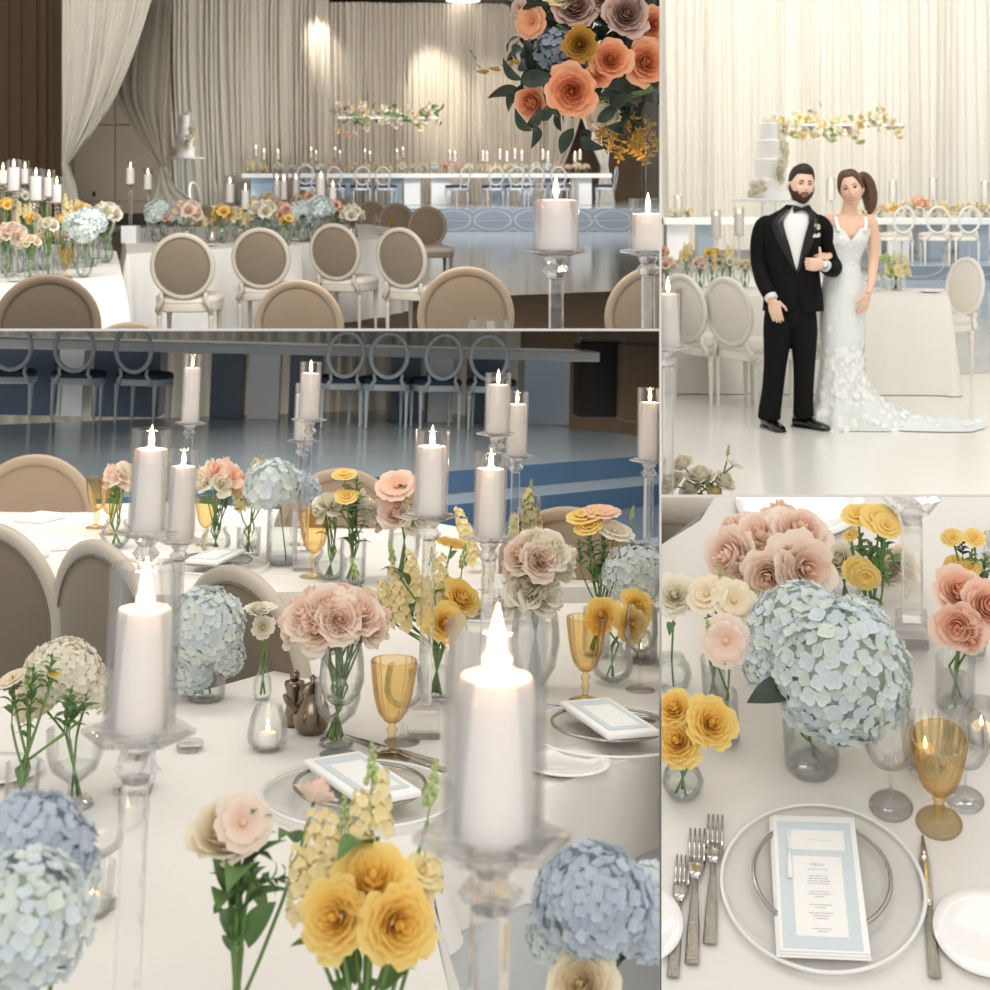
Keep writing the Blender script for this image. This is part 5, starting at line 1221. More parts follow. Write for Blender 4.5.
# dress: V-necked bodice flowing into a flared skirt with a train to the right
def dz_top(a):        # height of the bodice edge by angle (front = -pi/2)
    f = math.cos(a + math.pi / 2); s_ = abs(math.sin(a + math.pi / 2))
    return 1.262 + .085 * min(1, s_ / .42) if f > .1 else 1.26 - .04 * (1 - max(0, s_))
DR = [(.372, .05, .0, .225, .20), (.368, .05, .08, .205, .18), (.362, .05, .2, .168, .15), (.360, .05, .38, .150, .135), (.362, .05, .52, .145, .13), (.366, .055, .70, .152, .130), (.370, .058, .88, .152, .122), (.368, .06, 1.0, .132, .104), (.367, .06, 1.10, .109, .090), (.376, .056, 1.18, .124, .098), (.392, .048, 1.26, .146, .116), (.400, .052, 1.31, .150, .104), (.403, .055, 1.36, .150, .086)]
def dress_pt(a, t):
    zt = dz_top(a); z = t * zt
    for i in range(len(DR) - 1):
        if DR[i][2] <= z <= DR[i + 1][2]: f = (z - DR[i][2]) / (DR[i + 1][2] - DR[i][2]); f2 = f; r = tuple(p_ * (1 - f2) + q_ * f2 for p_, q_ in zip(DR[i], DR[i + 1])); break
    else: r = DR[-1]
    fold = max(0, 1 - z / .5); k = 1 + fold * .085 * math.sin(a * 9 + .6 + z * 1.5) + .03 * fold * math.sin(a * 5)
    x = r[0] + r[3] * k * math.cos(a); y = r[1] + r[4] * k * math.sin(a)
    # the train sweeps to the right and back
    tr = max(0, 1 - z / .42) ** 2.4 * max(0, math.cos(a + .15)) ** 1.1
    x += tr * .42; y += tr * .05
    return Vector((x, y, max(.004, z)))
mb = MB(); mb.grid(lambda u, v: dress_pt(u * 2 * math.pi, v), 96, 60, cu=True); mb.build('dress', DRESS, root)
# train lying on the floor
mb = MB()
def tr_(u, v):
    x = .48 + u * .84; w_ = .07 + .13 * math.sin(min(1, u * 1.1) * math.pi * .62); w_ *= (1 - max(0, u - .82) / .18 * .65)
    y = .03 + .05 * u + (v * 2 - 1) * w_ * 1.15
    z = .006 + .10 * (1 - u) ** 1.5 * math.sin(v * math.pi) + .035 * (.5 + .5 * math.sin(u * 14 + v * 7)) * math.sin(v * math.pi) + .012 * (.5 + .5 * math.sin(u * 31 - v * 5)) * math.sin(v * math.pi)
    return (x, y, z)
mb.grid(tr_, 50, 24); mb.build('train', DRESS, root)
# lace flowers over the skirt and straps
rnd = random.Random(8); la = MB(); sh_ = MB()
for k_ in range(5):
    A_ = Matrix.Rotation(k_ * 2 * math.pi / 5, 4, 'Z')
    sh_.grid(lambda u, v: (v * (1 - .25 * (2 * u - 1) ** 2), (u * 2 - 1) * .30 * math.sin(math.pi * (.05 + .85 * v)), .25 * v), 2, 3, M=A_)
    sh_.grid(lambda u, v: (v * 1.35, (u * 2 - 1) * .05, .1), 1, 1, M=Matrix.Rotation(k_ * 2 * math.pi / 5 + .63, 4, 'Z'))
def lace_at(p, nrm, s):
    la.add(sh_.v, sh_.f, 0.0, Matrix.Translation(p) @ nrm.to_track_quat('Z', 'Y').to_matrix().to_4x4() @ Matrix.Rotation(rnd.uniform(0, 6), 4, 'Z') @ Matrix.Diagonal((s, s, s * .25, 1)))
for i in range(430):
    a = rnd.uniform(-math.pi, .35); t = rnd.random() ** 1.3 * .98
    if .42 < t < .72 and rnd.random() < .75: continue
    p = dress_pt(a, t); e = .02; nrm = (dress_pt(a + e, t) - dress_pt(a - e, t)).cross(dress_pt(a, min(1, t + e)) - dress_pt(a, max(0, t - e)))
    if nrm.length < 1e-9: continue
    nrm.normalize(); lace_at(p + nrm * .002, nrm, rnd.uniform(.009, .017) if t > .5 else rnd.uniform(.016, .036))
for i in range(45):
    u, v = rnd.random(), rnd.uniform(.1, .9); lace_at(Vector(tr_(u, v)) + Vector((0, 0, .002)), Vector((0, -.3, 1)), rnd.uniform(.014, .03))
la.build('lace_applique', LACE, root)
for sx in (-1, 1):
    mb = MB()
    P0 = [Vector((.403 + sx * .085, -.045, 1.325)), Vector((.408 + sx * .098, -.02, 1.375)), Vector((.41 + sx * .098, .03, 1.418)), Vector((.41 + sx * .090, .10, 1.39)), Vector((.40 + sx * .08, .135, 1.30))]
    mb.tube(smoothed(P0), [.012] * 17, 8, flat=.35); mb.build('strap', LACE, root)
put(C, root, ORG, 'woman with a dark ponytail in a white lace wedding dress with a train', 'person')

# ------------------------------------------------------------------ SET 3: the long candle-lit table
C = TABLE
FZ = -.76
FLR3 = pmat('slate_blue_floor', '#8d9aa8', .12, var=.12, scale=1.6, spec=.6)
FLR3B = pmat('light_grey_stage_top', '#bfc8cd', .15, var=.10, scale=1.5)
RIS3 = pmat('deep_blue_riser', '#50708f', .3, var=.10, scale=2)
DBLUE = pmat('dark_slate_panel', '#4b5c70', .3, var=.1, scale=1.2)
def at0(px, py, z): return C.pt(px, py, z)
# stage: two risers sloping towards the right, as the set stands askew to the table
s1a = at0(-40, 585, FZ); s1b = at0(700, 500, FZ); dirv = (s1b - s1a).normalized(); nrm = Vector((-dirv.y, dirv.x, 0))
mb = MB(); quadbox(mb, [(-5, -.5, FZ), (3.2, -.5, FZ), (4.5, 13.5, FZ), (-6.5, 13.5, FZ)], .1); struct(C, 'floor_blue', mb, FLR3)
def slab(y0, y1, z0, z1, x0=-6, x1=6.5):
    mb = MB(); A = s1a + nrm * y0
    P4 = [A + dirv * (x0 + 2), A + dirv * (x1 + 4), A + dirv * (x1 + 4) + nrm * (y1 - y0), A + dirv * (x0 + 2) + nrm * (y1 - y0)]
    quadbox(mb, [(p.x, p.y, z1) for p in P4], z1 - z0); return mb
ang = math.atan2(dirv.y, dirv.x)
for k, (y0, z0, z1) in enumerate(((0, FZ, FZ + .17), (.42, FZ + .17, FZ + .34))):
    o = slab(y0, 5.2, z0, z1 - .003, -3.5, 3.2).build('stage_platform', FLR3B, None, False)
    A = s1a + nrm * (y0 - .006); p0, p1 = A + dirv * (-1.5), A + dirv * 7.2
    m2 = MB(); quadbox(m2, [(p0.x, p0.y, z0 + .004), (p1.x, p1.y, z0 + .004), (p1.x, p1.y, z1 - .005), (p0.x, p0.y, z1 - .005)], .01); m2.build('riser_panel', RIS3, o, False)
    put(C, o, Matrix.Identity(4), ('lower' if k == 0 else 'upper') + ' deep blue step of the stage beyond the candle-lit table', 'stage')
ZS = FZ + .34; ht = at0(330, 346, ZS + .76); HY = ht.y
root = empty('head_table')
def H3(px, d=0): return C.at(px, 346, HY + d)
mb = MB(); A, B = H3(-30), H3(600); mb.box(((A.x + B.x) / 2, HY + .4, ZS + .71), (B.x - A.x, .8, .10), .008); mb.build('tabletop', TABLEW, root, False)
for pa, pb, m in ((-20, 60, DBLUE), (66, 90, TABLEW), (100, 165, DBLUE), (215, 246, DBLUE), (252, 282, TABLEW), (292, 324, DBLUE), (392, 420, DBLUE), (428, 452, TABLEW), (470, 505, DBLUE), (522, 566, TABLEB)):
    mb = MB(); a, b = H3(pa, .4), H3(pb, .4); mb.box(((a.x + b.x) / 2, HY + .4, ZS + .33), (b.x - a.x, .6, .66)); mb.build('pedestal', m, root, False)
put(C, root, Matrix.Identity(4), 'long white head table with dark blue pedestals along the top of the candle view', 'table')
for i, (px, rz) in enumerate(((12, .2), (80, 0), (146, -.3), (338, .3), (386, .1), (437, .2), (492, -.2))):
    p = H3(px, -.5); use(C, CH_OPEN, xf((p.x, p.y, ZS), rz, 1.0), 'open-ring silver chair at the far dark blue table, %s from the left' % ['first', 'second', 'third', 'fourth', 'fifth', 'sixth', 'seventh'][i], 'chair', 'ring chairs at the far blue table')
mb = MB(); mb.box((0, HY + 2.3, .2), (12, .15, 2.0)); struct(C, 'wall_far', mb, BROWN)
drape(C, 'curtain_backdrop', [(-30, 240, HY + 1.9), (-30, 330, HY + 1.9), (-30, 452, HY + 1.9)], [(520, 240, HY + 1.9), (520, 330, HY + 1.9), (520, 452, HY + 1.9)], 'grey curtain behind the far dark blue table', DRAPE, 40, .05, rows=8, seed=31)
for i, (px, y_, w_, m) in enumerate(((600, HY + 1.2, .55, DARK), (640, HY + .8, .45, BROWN))):
    p = C.at(px, 400, y_); root = empty('equipment_case'); mb = MB(); mb.box((0, 0, .42), (w_, .4, .84), .02); mb.build('body', m, root, False); mb = MB(); mb.box((0, 0, .86), (w_ * .9, .36, .04), .01); mb.build('lid', PAD, root, False)
    put(C, root, Matrix.Translation((p.x, p.y, ZS)), ('black' if i == 0 else 'brown') + ' cabinet at the far right end of the stage', 'cabinet')

# tables
def P(px, py, z=0): q = C.pt(px, py, z); return (q.x, q.y)
NEAR = [P(-60, 1100), P(900, 1350), P(445, 985), P(404, 845), P(430, 826), P(543, 789), P(720, 728), P(760, 640), P(360, 628), P(205, 672), P(-60, 672)]
NEAR = [P(-300, 1300), P(560, 1400), P(452, 1000), P(428, 900), P(420, 828), P(543, 789), P(740, 722), P(790, 602), P(430, 604), P(350, 650), P(205, 690), P(-120, 690)]
cloth(C, NEAR, 0, .17, 'white linen overlay on the near table under the goblets and candles', seed=40, wave=.004, flare=.012, rc=.02)
cloth(C, NEAR, -.004, .75, 'pale grey satin underskirt below the white overlay', seed=41, wave=.008, flare=.03, mat=CLOTH_B, rc=.0, name='underskirt')
FAR = [P(-80, 600), P(330, 591), P(640, 586), P(640, 560), P(420, 520), P(180, 502), P(-80, 508)]
cloth(C, FAR, 0, .74, 'white cloth on the farther table behind the three grey chair backs', seed=42, wave=.01, mat=CLOTH_W)
# chairs
for px, pt_, rz, s, pr, lb in ((-8, 522, -.55, 1.0, CH_TAUPE, 'greige oval chair back cut by the left edge between the tables'), (100, 540, -.85, 1.0, CH_TAUPE, 'greige oval chair back just left of the near foreground candle'), (238, 566, -.85, 1.0, CH_TAUPE, 'greige oval chair back behind the white ranunculus bud vase')):
    p = C.pt(px, pt_, .21); use(C, pr, xf((p.x - .3 * math.sin(rz) , p.y + .3 * math.cos(rz), FZ), rz, s), lb, 'chair')
for px, y, rz, lb in ((18, 5.3, math.pi, 'tan chair back at the left beyond the farther table'), (342, 5.0, math.pi, 'tan chair back behind the rose and ranunculus vases'), (556, 4.1, math.pi - .3, 'tan chair back right of the middle candle pair')):
    p = C.at(px, 480, y); use(C, CH_SAND, xf((p.x, p.y, FZ), rz, 1.0), lb, 'chair')

# candles: (x, y of dish, y of wax top, glass top, glass width px, depth, label, lamp)
y = {}
for n_, (px, pd, pg, wpx, base, lb, lp) in enumerate((
        (147, 533, 433, 39, None, 'lit pillar candle in wide chimney at centre left, tallest of that pair', .6),
        (180, 541, 452, 29, None, 'slim lit pillar candle directly right of the wide one at centre left', .5),
        (430, 516, 433, 35, (425, 697), 'lit pillar candle over the pale yellow stock near the middle', .7),
        (489, 538, 455, 33, (488, 680), 'lit pillar candle above the white roses, right of the middle', .7),
        (190, 421, 354, 19, None, 'small far pillar candle at upper left, in front of the stage', .25),
        (303, 440, 384, 20, None, 'far pillar candle above the blue hydrangea, front of its pair', .25),
        (309, 420, 364, 22, None, 'far pillar candle above the blue hydrangea, rear of its pair', .25),
        (497, 432, 373, 26, None, 'far pillar candle right of the middle, higher of the pair', .25),
        (516, 455, 393, 23, None, 'far pillar candle right of the middle, lower of the pair', .25),
        (649, 461, 391, 25, None, 'pillar candle at the right edge over the blue hydrangea', .4))):
    real = .070; yy = None; d = F * real / wpx
    T0 = C.at(px, pd, d); sc = wpx / C.ppm(T0) / .070
    gh = (pd - pg) / C.ppm(T0); H = None
    candlestick(C, (px, pd), lb, None, y=d, r=.030 * sc, gr=.035 * sc, gh=gh, ch=gh * .80, floor=0.0, lamp=lp, fs=1.0)
for px, pd, pg, w, lb, lp in ((139, 727, 567, 72, 'large lit foreground pillar candle left of the pink roses', .8), (492, 838, 632, 104, 'largest lit foreground pillar candle, in front of the right-hand place setting', .9)):
    d = F * .075 / w; T0 = C.at(px, pd, d); k = C.ppm(T0)
    candlestick(C, (px, pd), lb, None, y=d, r=w * .375 / k, gr=w * .5 / k, gh=(pd - pg) / k, ch=(pd - pg) * (.74 if w > 80 else .73) / k, floor=0.0, lamp=lp, fs=1.2)

# goblets and glasses
def g3(pr, px, py, s, lb, cat='goblet', rz=0): p = C.pt(px, py, 0); use(C, pr, xf(p, rz, s), lb, cat)
g3(GOB, 391, 758, 1.0, 'ridged amber goblet in the middle of the white table'); g3(GOB, 585, 702, 1.0, 'ridged amber goblet in front of the yellow ranunculus at right')
g3(GOB, 313, 577, 1.12, 'far amber goblet behind the pink roses'); g3(GOB, 96, 528, 1.0, 'far amber goblet at the left edge of the far table'); g3(GOB, 110, 534, 1.05, 'far amber goblet, right one of the left pair'); g3(GOB, 205, 545, .9, 'pale amber goblet right of the slim candle')
g3(WINE, 339, 755, 1.0, 'clear wine glass between the pink roses and the amber goblet', 'glass'); g3(WINE_S, 402, 742, .95, 'clear glass standing right behind the middle amber goblet', 'glass'); g3(WINE, 640, 690, .9, 'clear wine glass right of the round vase', 'glass'); g3(WINE_S, 95, 905, .95, 'clear stemmed glass left of the large foreground candle', 'glass')
g3(VOT, 267, 750, 1.05, 'cut glass globe votive with a lit tealight', 'candle'); g3(VOT, 250, 548, .9, 'far round votive with lit tealight below the hydrangea', 'candle'); g3(VOT_F, 90, 915, .9, 'small lit votive left of the tall foreground stick', 'candle'); g3(VOT, 640, 660, .9, 'round votive by the right-hand round vase', 'candle')
mb = MB()
# pepper mill and small pot
root = empty('pepper_mill'); mb = MB(); mb.lathe([(.0005, 0), (.018, 0), (.019, .006), (.013, .03), (.012, .05), (.017, .066), (.017, .072), (.0005, .074)], 20); mb.build('body', PEWTER, root); mb = MB(); mb.ball((0, 0, .082), (.009, .009, .011), 12, 8); mb.build('knob', PEWTER, root); put(C, root, xf(C.pt(293, 725, 0), 0, 1.15), 'small pewter pepper mill right of the globe votive', 'pepper mill')
root = empty('milk_jug'); mb = MB(); mb.lathe([(.0005, 0), (.020, 0), (.030, .012), (.033, .03), (.028, .05), (.021, .062), (.024, .072)], 24); mb.build('body', PEWTER, root); mb = MB(); mb.lathe([(.024, .072), (.016, .082), (.004, .088), (.007, .094), (.0005, .1)], 20); mb.build('lid', PEWTER, root)
mb = MB(); limb(mb, [(.028, 0, .058), (.05, 0, .06), (.052, 0, .035), (.031, 0, .022)], [.003] * 4, 8); mb.build('handle', PEWTER, root); mb = MB(); limb(mb, [(-.028, 0, .04), (-.045, 0, .06), (-.05, 0, .07)], [.008, .006, .004], 8); mb.build('spout', PEWTER, root); put(C, root, xf(C.pt(311, 733, 0), .3, 1.1), 'pewter milk jug with lid behind the pepper mill', 'jug')
mb = MB(); mb.lathe([(.0005, 0), (.022, 0), (.026, .006), (.024, .016), (.018, .014), (.0005, .012)], 8); o = mb.build('crystal_dish', CRYSTAL, None, False); put(C, o, xf(C.pt(190, 750, 0), 0, 1.0), 'little faceted crystal dish beside the foot of the tall candle', 'dish')
# place settings
tableset(C, C.pt(608, 737, 0), .25, 'at the right edge of the near table', None, 1); tableset(C, C.pt(360, 800, 0), .45, 'in front of the middle amber goblet', None, 1)
tableset(C, C.pt(215, 568, 0), -.3, 'on the near table behind the pale chair', None, 1); tableset(C, C.pt(470, 612, 0), .3, 'behind the pale yellow stock', None, 1)
for px, py, lb in ((566, 768, 'white side plate near the right table corner'), (-5, 775, 'white plate at the left edge of the near table')): use(C, SIDE, xf(C.pt(px, py, 0), 0, 1), lb, 'plate')
for i, (px, py, rz, pr) in enumerate(((572, 752, 1.9, FORK), (560, 757, 1.9, FORK), (655, 722, 1.1, KNIFE), (436, 765, .8, KNIFE), (445, 772, .8, FORK))):
    use(C, pr, xf(C.pt(px, py, 0), rz, 1), ['fork nearest the side plate at the right corner', 'second fork beside the right corner side plate', 'knife right of the right-hand setting', 'knife behind the large foreground candle', 'fork behind the large foreground candle'][i], 'cutlery')
for i, (px, py) in enumerate(((60, 548), (20, 560), (150, 560), (290, 560), (40, 520))):
    mb = MB(); mb.box((0, 0, .01), (.16, .12, .02), .006); o = mb.build('folded_napkin', NAPKIN, None); put(C, o, xf(C.pt(px, py, 0), .3 + i), 'folded white napkin on the farther table, number %d' % (i + 1), 'napkin', 'napkins on the farther table')

# flowers
def bq3(*a, **k): return bouquet(C, 'flower_vase', *a, **k)
bq3((336, 745), 'clear footed vase packed with blush pink roses', None, ('goblet', .045, .12), dome(C, 336, 625, 62, C.pt(336, 745, 0).y, 19, 'rose', [PINK], 24, 5, flat=.62), 1, leaves=6, lsize=.05)
b0 = C.pt(205, 700, 0); bq3((206, 700), 'blue hydrangea in a vase behind the large foreground candle', None, ('cylinder', .04, .10), [('hydra', BLUE, 202, 626, 40, 0, (-.2, -.5, .8)), ('hydra', BLUE, 226, 655, 20, 0, (.6, -.5, .4)), ('hydra', BLUE, 190, 668, 26, 0, (-.5, -.6, .2))], 2, leaves=2)
bq3((262, 700), 'slim bud vase with two white ranunculus and green stems', None, ('bud', .02, .085), [('ran', WHITE, 263, 627, 11, 0, (.1, -1, .2)), ('ran', WHITE, 258, 607, 12, .01, (0, -.3, 1)), ('open', WHITE, 266, 604, 10, .02)], 3, leaves=0)
d1 = C.pt(452, 700, 0).y
bq3((436, 700), 'pale yellow stock and green buds between the two middle candlesticks', None, ('cylinder', .04, .12), [('stock', PALEY, 395, 588, 24, 0), ('stock', PALEY, 412, 575, 26, .05), ('stock', PALEY, 440, 580, 28, .05), ('stock', PALEY, 425, 600, 26, -.05), ('stock', PALEY, 400, 605, 24, -.03), ('stock', PALEY, 384, 598, 20, 0), ('bud', LEAF_L, 392, 555, 16, 0), ('bud', LEAF_L, 355, 570, 16, 0), ('bud', LEAF_L, 463, 560, 17, 0), ('bud', LEAF_L, 432, 560, 14, 0), ('ran', YELLOW, 464, 596, 20, -.05), ('ran', YELLOW, 446, 622, 20, -.1), ('open', YELLOW, 453, 540, 16, .25), ('stock', PALEY, 460, 612, 20, 0)], 4, leaves=10)
bq3((534, 690), 'white and blush roses heaped above the round vase', None, ('round', .055, .25), dome(C, 533, 595, 34, C.pt(534, 690, 0).y, 9, 'rose', [WHITE], 21, 1) + dome(C, 540, 562, 42, C.pt(534, 690, 0).y + .12, 12, 'rose', [PINK, WHITE, PINK], 20, 2), 5, leaves=6)
bq3((612, 683), 'round glass vase with three yellow ranunculus', None, ('round', .048, .09), [('ran', YELLOW, 601, 614, 18, 0, (-.4, -.8, .5)), ('ran', YELLOW, 632, 624, 17, -.02, (.1, -1, .2)), ('ran', YELLOW, 639, 605, 17, .02, (.3, -.8, .5))], 6, leaves=2)
yy = C.pt(596, 655, 0).y
bq3((596, 655), 'tall vase of yellow, coral and white open flowers on green stems', None, ('cylinder', .035, .11), [('spray', YELLOW, 584, 512, 17, 0), ('open', PEACH, 602, 508, 17, 0), ('open', WHITE, 616, 527, 18, -.02), ('spray', YELLOW, 588, 524, 13, -.03), ('open', YELLOW, 622, 543, 12, 0), ('open', PINK, 622, 562, 14, -.04), ('sprig', LEAF, 590, 545, 22, 0), ('sprig', LEAF, 604, 556, 22, 0), ('sprig', LEAF, 580, 555, 16, 0), ('bud', LEAF_L, 632, 515, 10, .02)], 7, leaves=10)
bq3((641, 662), 'blue hydrangea at the right edge beside the coral bloom', None, ('cylinder', .04, .12), [('hydra', BLUE, 636, 572, 32, 0), ('hydra', BLUE2, 655, 558, 22, .04)], 8, leaves=3)
bq3((352, 584), 'tall stem vase with small yellow blossoms, left of the peach flower', None, ('cylinder', .04, .13), [('spray', YELLOW, 344, 472, 11, 0), ('spray', YELLOW, 346, 494, 11, -.03), ('rose', WHITE, 358, 500, 20, .05), ('rose', WHITE, 372, 510, 18, .06), ('sprig', LEAF, 356, 500, 24, 0), ('sprig', LEAF, 352, 530, 26, 0), ('rose', WHITE, 336, 502, 16, .08)], 9, leaves=6)
bq3((403, 582), 'peach anemone above blush roses behind the middle candle', None, ('bowl', .05, .25), [('open', PEACH, 396, 482, 19, -.04, (-.2, -.6, .8))] + dome(C, 402, 515, 34, C.pt(403, 582, 0).y, 12, 'rose', [PINK, WHITE], 17, 4), 10, leaves=5)
bq3((528, 578), 'pale green and cream stock behind the right candles', None, ('cylinder', .035, .25), [('stock', PALEY, 528, 510, 22, 0), ('stock', PALEY, 536, 530, 22, 0), ('stock', PALEY, 515, 535, 22, 0), ('bud', LEAF_L, 531, 492, 13, 0), ('stock', PALEY, 463, 525, 20, .25), ('stock', PALEY, 470, 545, 20, .1)], 11, leaves=4)
bq3((215, 556), 'far blush roses right of the slim candle', None, ('bowl', .05, .09), dome(C, 218, 484, 34, C.pt(215, 556, 0).y, 12, 'rose_s', [PINK, WHITE, PEACH], 14, 6), 12)
bq3((248, 556), 'far pale yellow blossoms between roses and hydrangea', None, ('cylinder', .04, .09), [('stock', PALEY, 240, 490, 20, 0), ('stock', PALEY, 255, 478, 20, 0), ('bud', LEAF_L, 262, 466, 12, 0), ('spray', YELLOW, 250, 482, 10, 0), ('stock', PALEY, 262, 490, 18, 0)], 13)
bq3((281, 565), 'far blue hydrangea under the distant candle pair', None, ('cylinder', .05, .25), [('hydra_s', BLUE, 272, 485, 26, 0), ('hydra_s', BLUE2, 300, 490, 20, .1)], 14, leaves=4, leafmat=LEAF_D)
bq3((115, 548), 'far peach roses behind the wide centre-left candle', None, ('bowl', .05, .09), dome(C, 120, 478, 22, C.pt(115, 548, 0).y, 8, 'rose_s', [PEACH, PINK, WHITE], 12, 7), 15)
bq3((330, 580), 'far white roses right of the hydrangea', None, ('bowl', .05, .09), dome(C, 330, 508, 20, C.pt(330, 580, 0).y, 7, 'rose_s', [WHITE], 12, 8), 16)
# left foreground group
yl = C.pt(70, 800, 0).y
bq3((72, 806), 'footed crystal bowl of white flowers at the left edge', None, ('goblet', .048, .12), [('hydra', WHITE, 62, 672, 36, .05), ('hydra', WHITE, 92, 690, 28, .08), ('hydra', CREAMP, 40, 700, 26, .08), ('sprig', LEAF, 70, 715, 22, 0)], 20, leaves=6)
bq3((20, 822), 'bud vase of pale green sprays with small yellow buds, left edge', None, ('cylinder', .028, .09), [('sprig', LEAF, 32, 690, 26, 0), ('sprig', LEAF, 68, 710, 24, 0), ('sprig', LEAF, 12, 700, 24, 0), ('sprig', LEAF, 50, 672, 20, 0), ('open', CREAMP, 10, 676, 14, 0), ('spray', YELLOW, 54, 673, 6, 0), ('sprig', LEAF, 84, 706, 14, 0), ('bud', LEAF_L, 28, 680, 14, 0)], 21, leaves=4, lsize=.035)
B = C.at(20, 990, 1.35); B.z = 0
bouquet(C, 'flower_vase', B, 'big pale blue hydrangea in the bottom left foreground', None, ('cylinder', .045, .12), [('hydra', BLUE2, 30, 850, 60, 0), ('hydra', BLUE, 20, 920, 68, -.08), ('hydra', BLUE, 66, 868, 34, .02), ('hydra', BLUE, -5, 970, 50, -.05)], 22, leaves=4, leafmat=LEAF_D)
B = C.at(232, 990, 1.5); B.z = 0
bouquet(C, 'flower_vase', B, 'foreground vase with a cream and blush peony on a dark green stem', None, ('cylinder', .03, .13), [('rose', CREAMP, 226, 828, 38, 0, (-.2, -.5, 1)), ('open', PINK, 245, 820, 26, -.02, (.3, -.8, .6)), ('sprig', LEAF, 255, 838, 34, .0), ('sprig', LEAF, 232, 872, 30, 0), ('sprig', LEAF, 270, 880, 30, 0, (1, 0, .1)), ('rose', PINK, 318, 790, 20, .15)], 23, leaves=12, lsize=.06)
B = C.at(362, 1010, 1.4); B.z = 0
bouquet(C, 'flower_vase', B, 'foreground vase of large golden ranunculus and pale yellow blossoms', None, ('cylinder', .035, .12), [('ran', YELLOW, 373, 877, 40, 0, (0, -.6, .9)), ('ran', YELLOW, 333, 917, 36, -.02, (-.4, -.9, .4)), ('ran', YELLOW, 400, 925, 38, -.04, (.3, -1, .3)), ('stock', PALEY, 330, 850, 40, .05), ('stock', PALEY, 360, 830, 40, .05), ('stock', PALEY, 380, 800, 34, .06), ('stock', PALEY, 300, 880, 36, .04), ('stock', PALEY, 432, 862, 34, .04), ('bud', LEAF_L, 372, 770, 26, .06), ('bud', LEAF_L, 432, 790, 30, .06), ('bud', LEAF_L, 345, 820, 24, .06), ('open', PALEY, 425, 868, 18, .03), ('stock', PALEY, 316, 845, 36, .05)], 24, leaves=8, lsize=.05)
B = C.at(590, 1040, 1.45); B.z = -.0
bouquet(C, 'flower_vase', B, 'pale blue hydrangea in the bottom right foreground', None, ('cylinder', .045, .12), [('hydra', BLUE2, 592, 900, 56, 0), ('hydra', BLUE2, 640, 920, 44, .03), ('hydra', BLUE, 560, 930, 34, .02), ('hydra', BLUE, 655, 890, 30, .08), ('rose', CREAMP, 580, 985, 34, -.04)], 25, leaves=5, leafmat=LEAF_D)

# ------------------------------------------------------------------ SET 4: the place setting from above
C = SETTING
LINEN = pmat('oyster_linen', '#e6e2dc', .75, bump=.06, scale=60, var=.015, sheen=.2)
def P(px, py, z=0): q = C.pt(px, py, z); return (q.x, q.y)
cloth(C, [P(600, 1080), P(1080, 1080), P(1140, 430), P(760, 430), P(700, 520), P(590, 590)], 0, .5, 'oyster white cloth under the place setting', mat=LINEN, seed=50, wave=.004, flare=.01)
mb = MB(); a = C.pt(560, 600, -.76); mb.box((0, a.y + 1.2, -.81), (5, 5.5, .1)); struct(C, 'floor_setting', mb, CARPET)
# chair glimpsed at the top left
p = C.pt(700, 500, -.2); use(C, CH_TAUPE, xf((p.x - .02, p.y + .30, FZ), math.pi, 1.0), 'greige chair glimpsed past the pink roses, top left of the place setting', 'chair')
pc = C.pt(822, 889, 0)
T = Matrix.Translation(pc)
use(C, CHARGER, T, 'large clear glass charger under the menu', 'plate'); use(C, PLATE_G, T @ Matrix.Translation((0, .01, .0085)), 'silver-rimmed glass plate stacked on the large charger under the menu', 'plate')
def frame_from(px4, z):
    """matrix of a rectangle whose corners (bottom left, bottom right, top right, top left) are seen at px4"""
    a, b, c_, d = [C.pt(x, y, z) for x, y in px4]; o = (a + b + c_ + d) / 4; X = ((b - a) + (c_ - d)) / 2; Y = ((d - a) + (c_ - b)) / 2
    w, h = X.length, Y.length; X = Matrix.Rotation(math.radians(-2.6), 3, 'Z') @ X; X.normalize(); Z = Vector((0, 0, 1)); Yv = Z.cross(X).normalized()
    return Matrix((X, Yv, Z)).transposed().to_4x4(), o, w, h
Rn, on, wn, hn = frame_from(((771, 957), (866, 955), (859, 817), (774, 816)), .024)
MN = Matrix.Translation((on.x, on.y, 0)) @ Rn
root = empty('folded_napkin')
for k in range(3):
    mb = MB(); e = .003 * k; mb.box((e * .4, .001 * k, .0185 + .0034 * k), (wn - e, hn - e * 1.2, .0032), .0014); q = mb.build('fold', NAPKIN, root)
put(C, root, MN, 'white folded napkin lying on the glass plates', 'napkin')
zt = .0270
Rm, om, wm, hm_ = frame_from(((779, 950), (861, 949), (852, 823), (781, 822)), zt)
MC_ = Matrix.Translation((om.x, om.y, 0)) @ Rm
root = empty('menu_card')
mb = MB(); mb.box((0, 0, zt + .0003), (wm, hm_, .0006)); mb.build('backing', MENUB, root, False)
vein = MB(); rnd = random.Random(2)       # pale engraved scrollwork round the border
for i in range(230):
    x = rnd.uniform(-.5, .5) * wm * .94; y = rnd.uniform(-.5, .5) * hm_ * .96
    if abs(x) < wm * .34 and abs(y + hm_ * .0) < hm_ * .38 and y < hm_ * .45: 
        if y < hm_ * .16 or y > .2 * hm_: continue
    r = rnd.uniform(.0014, .0032); a0 = rnd.uniform(0, 6)
    vein.tube([(x + r * math.cos(a0 + t * .8), y + r * math.sin(a0 + t * .8), zt + .0007) for t in range(6)], .00028, 4)
vein.build('scrollwork', pmat('pale_scroll_ink', '#eaf2f4', .7), root)
w2, h2 = wm * .66, hm_ * .62
mb = MB(); mb.box((wm * .005, -hm_ * .10, zt + .0010), (w2, h2, .0005)); mb.build('menu_panel', PAPER, root, False)
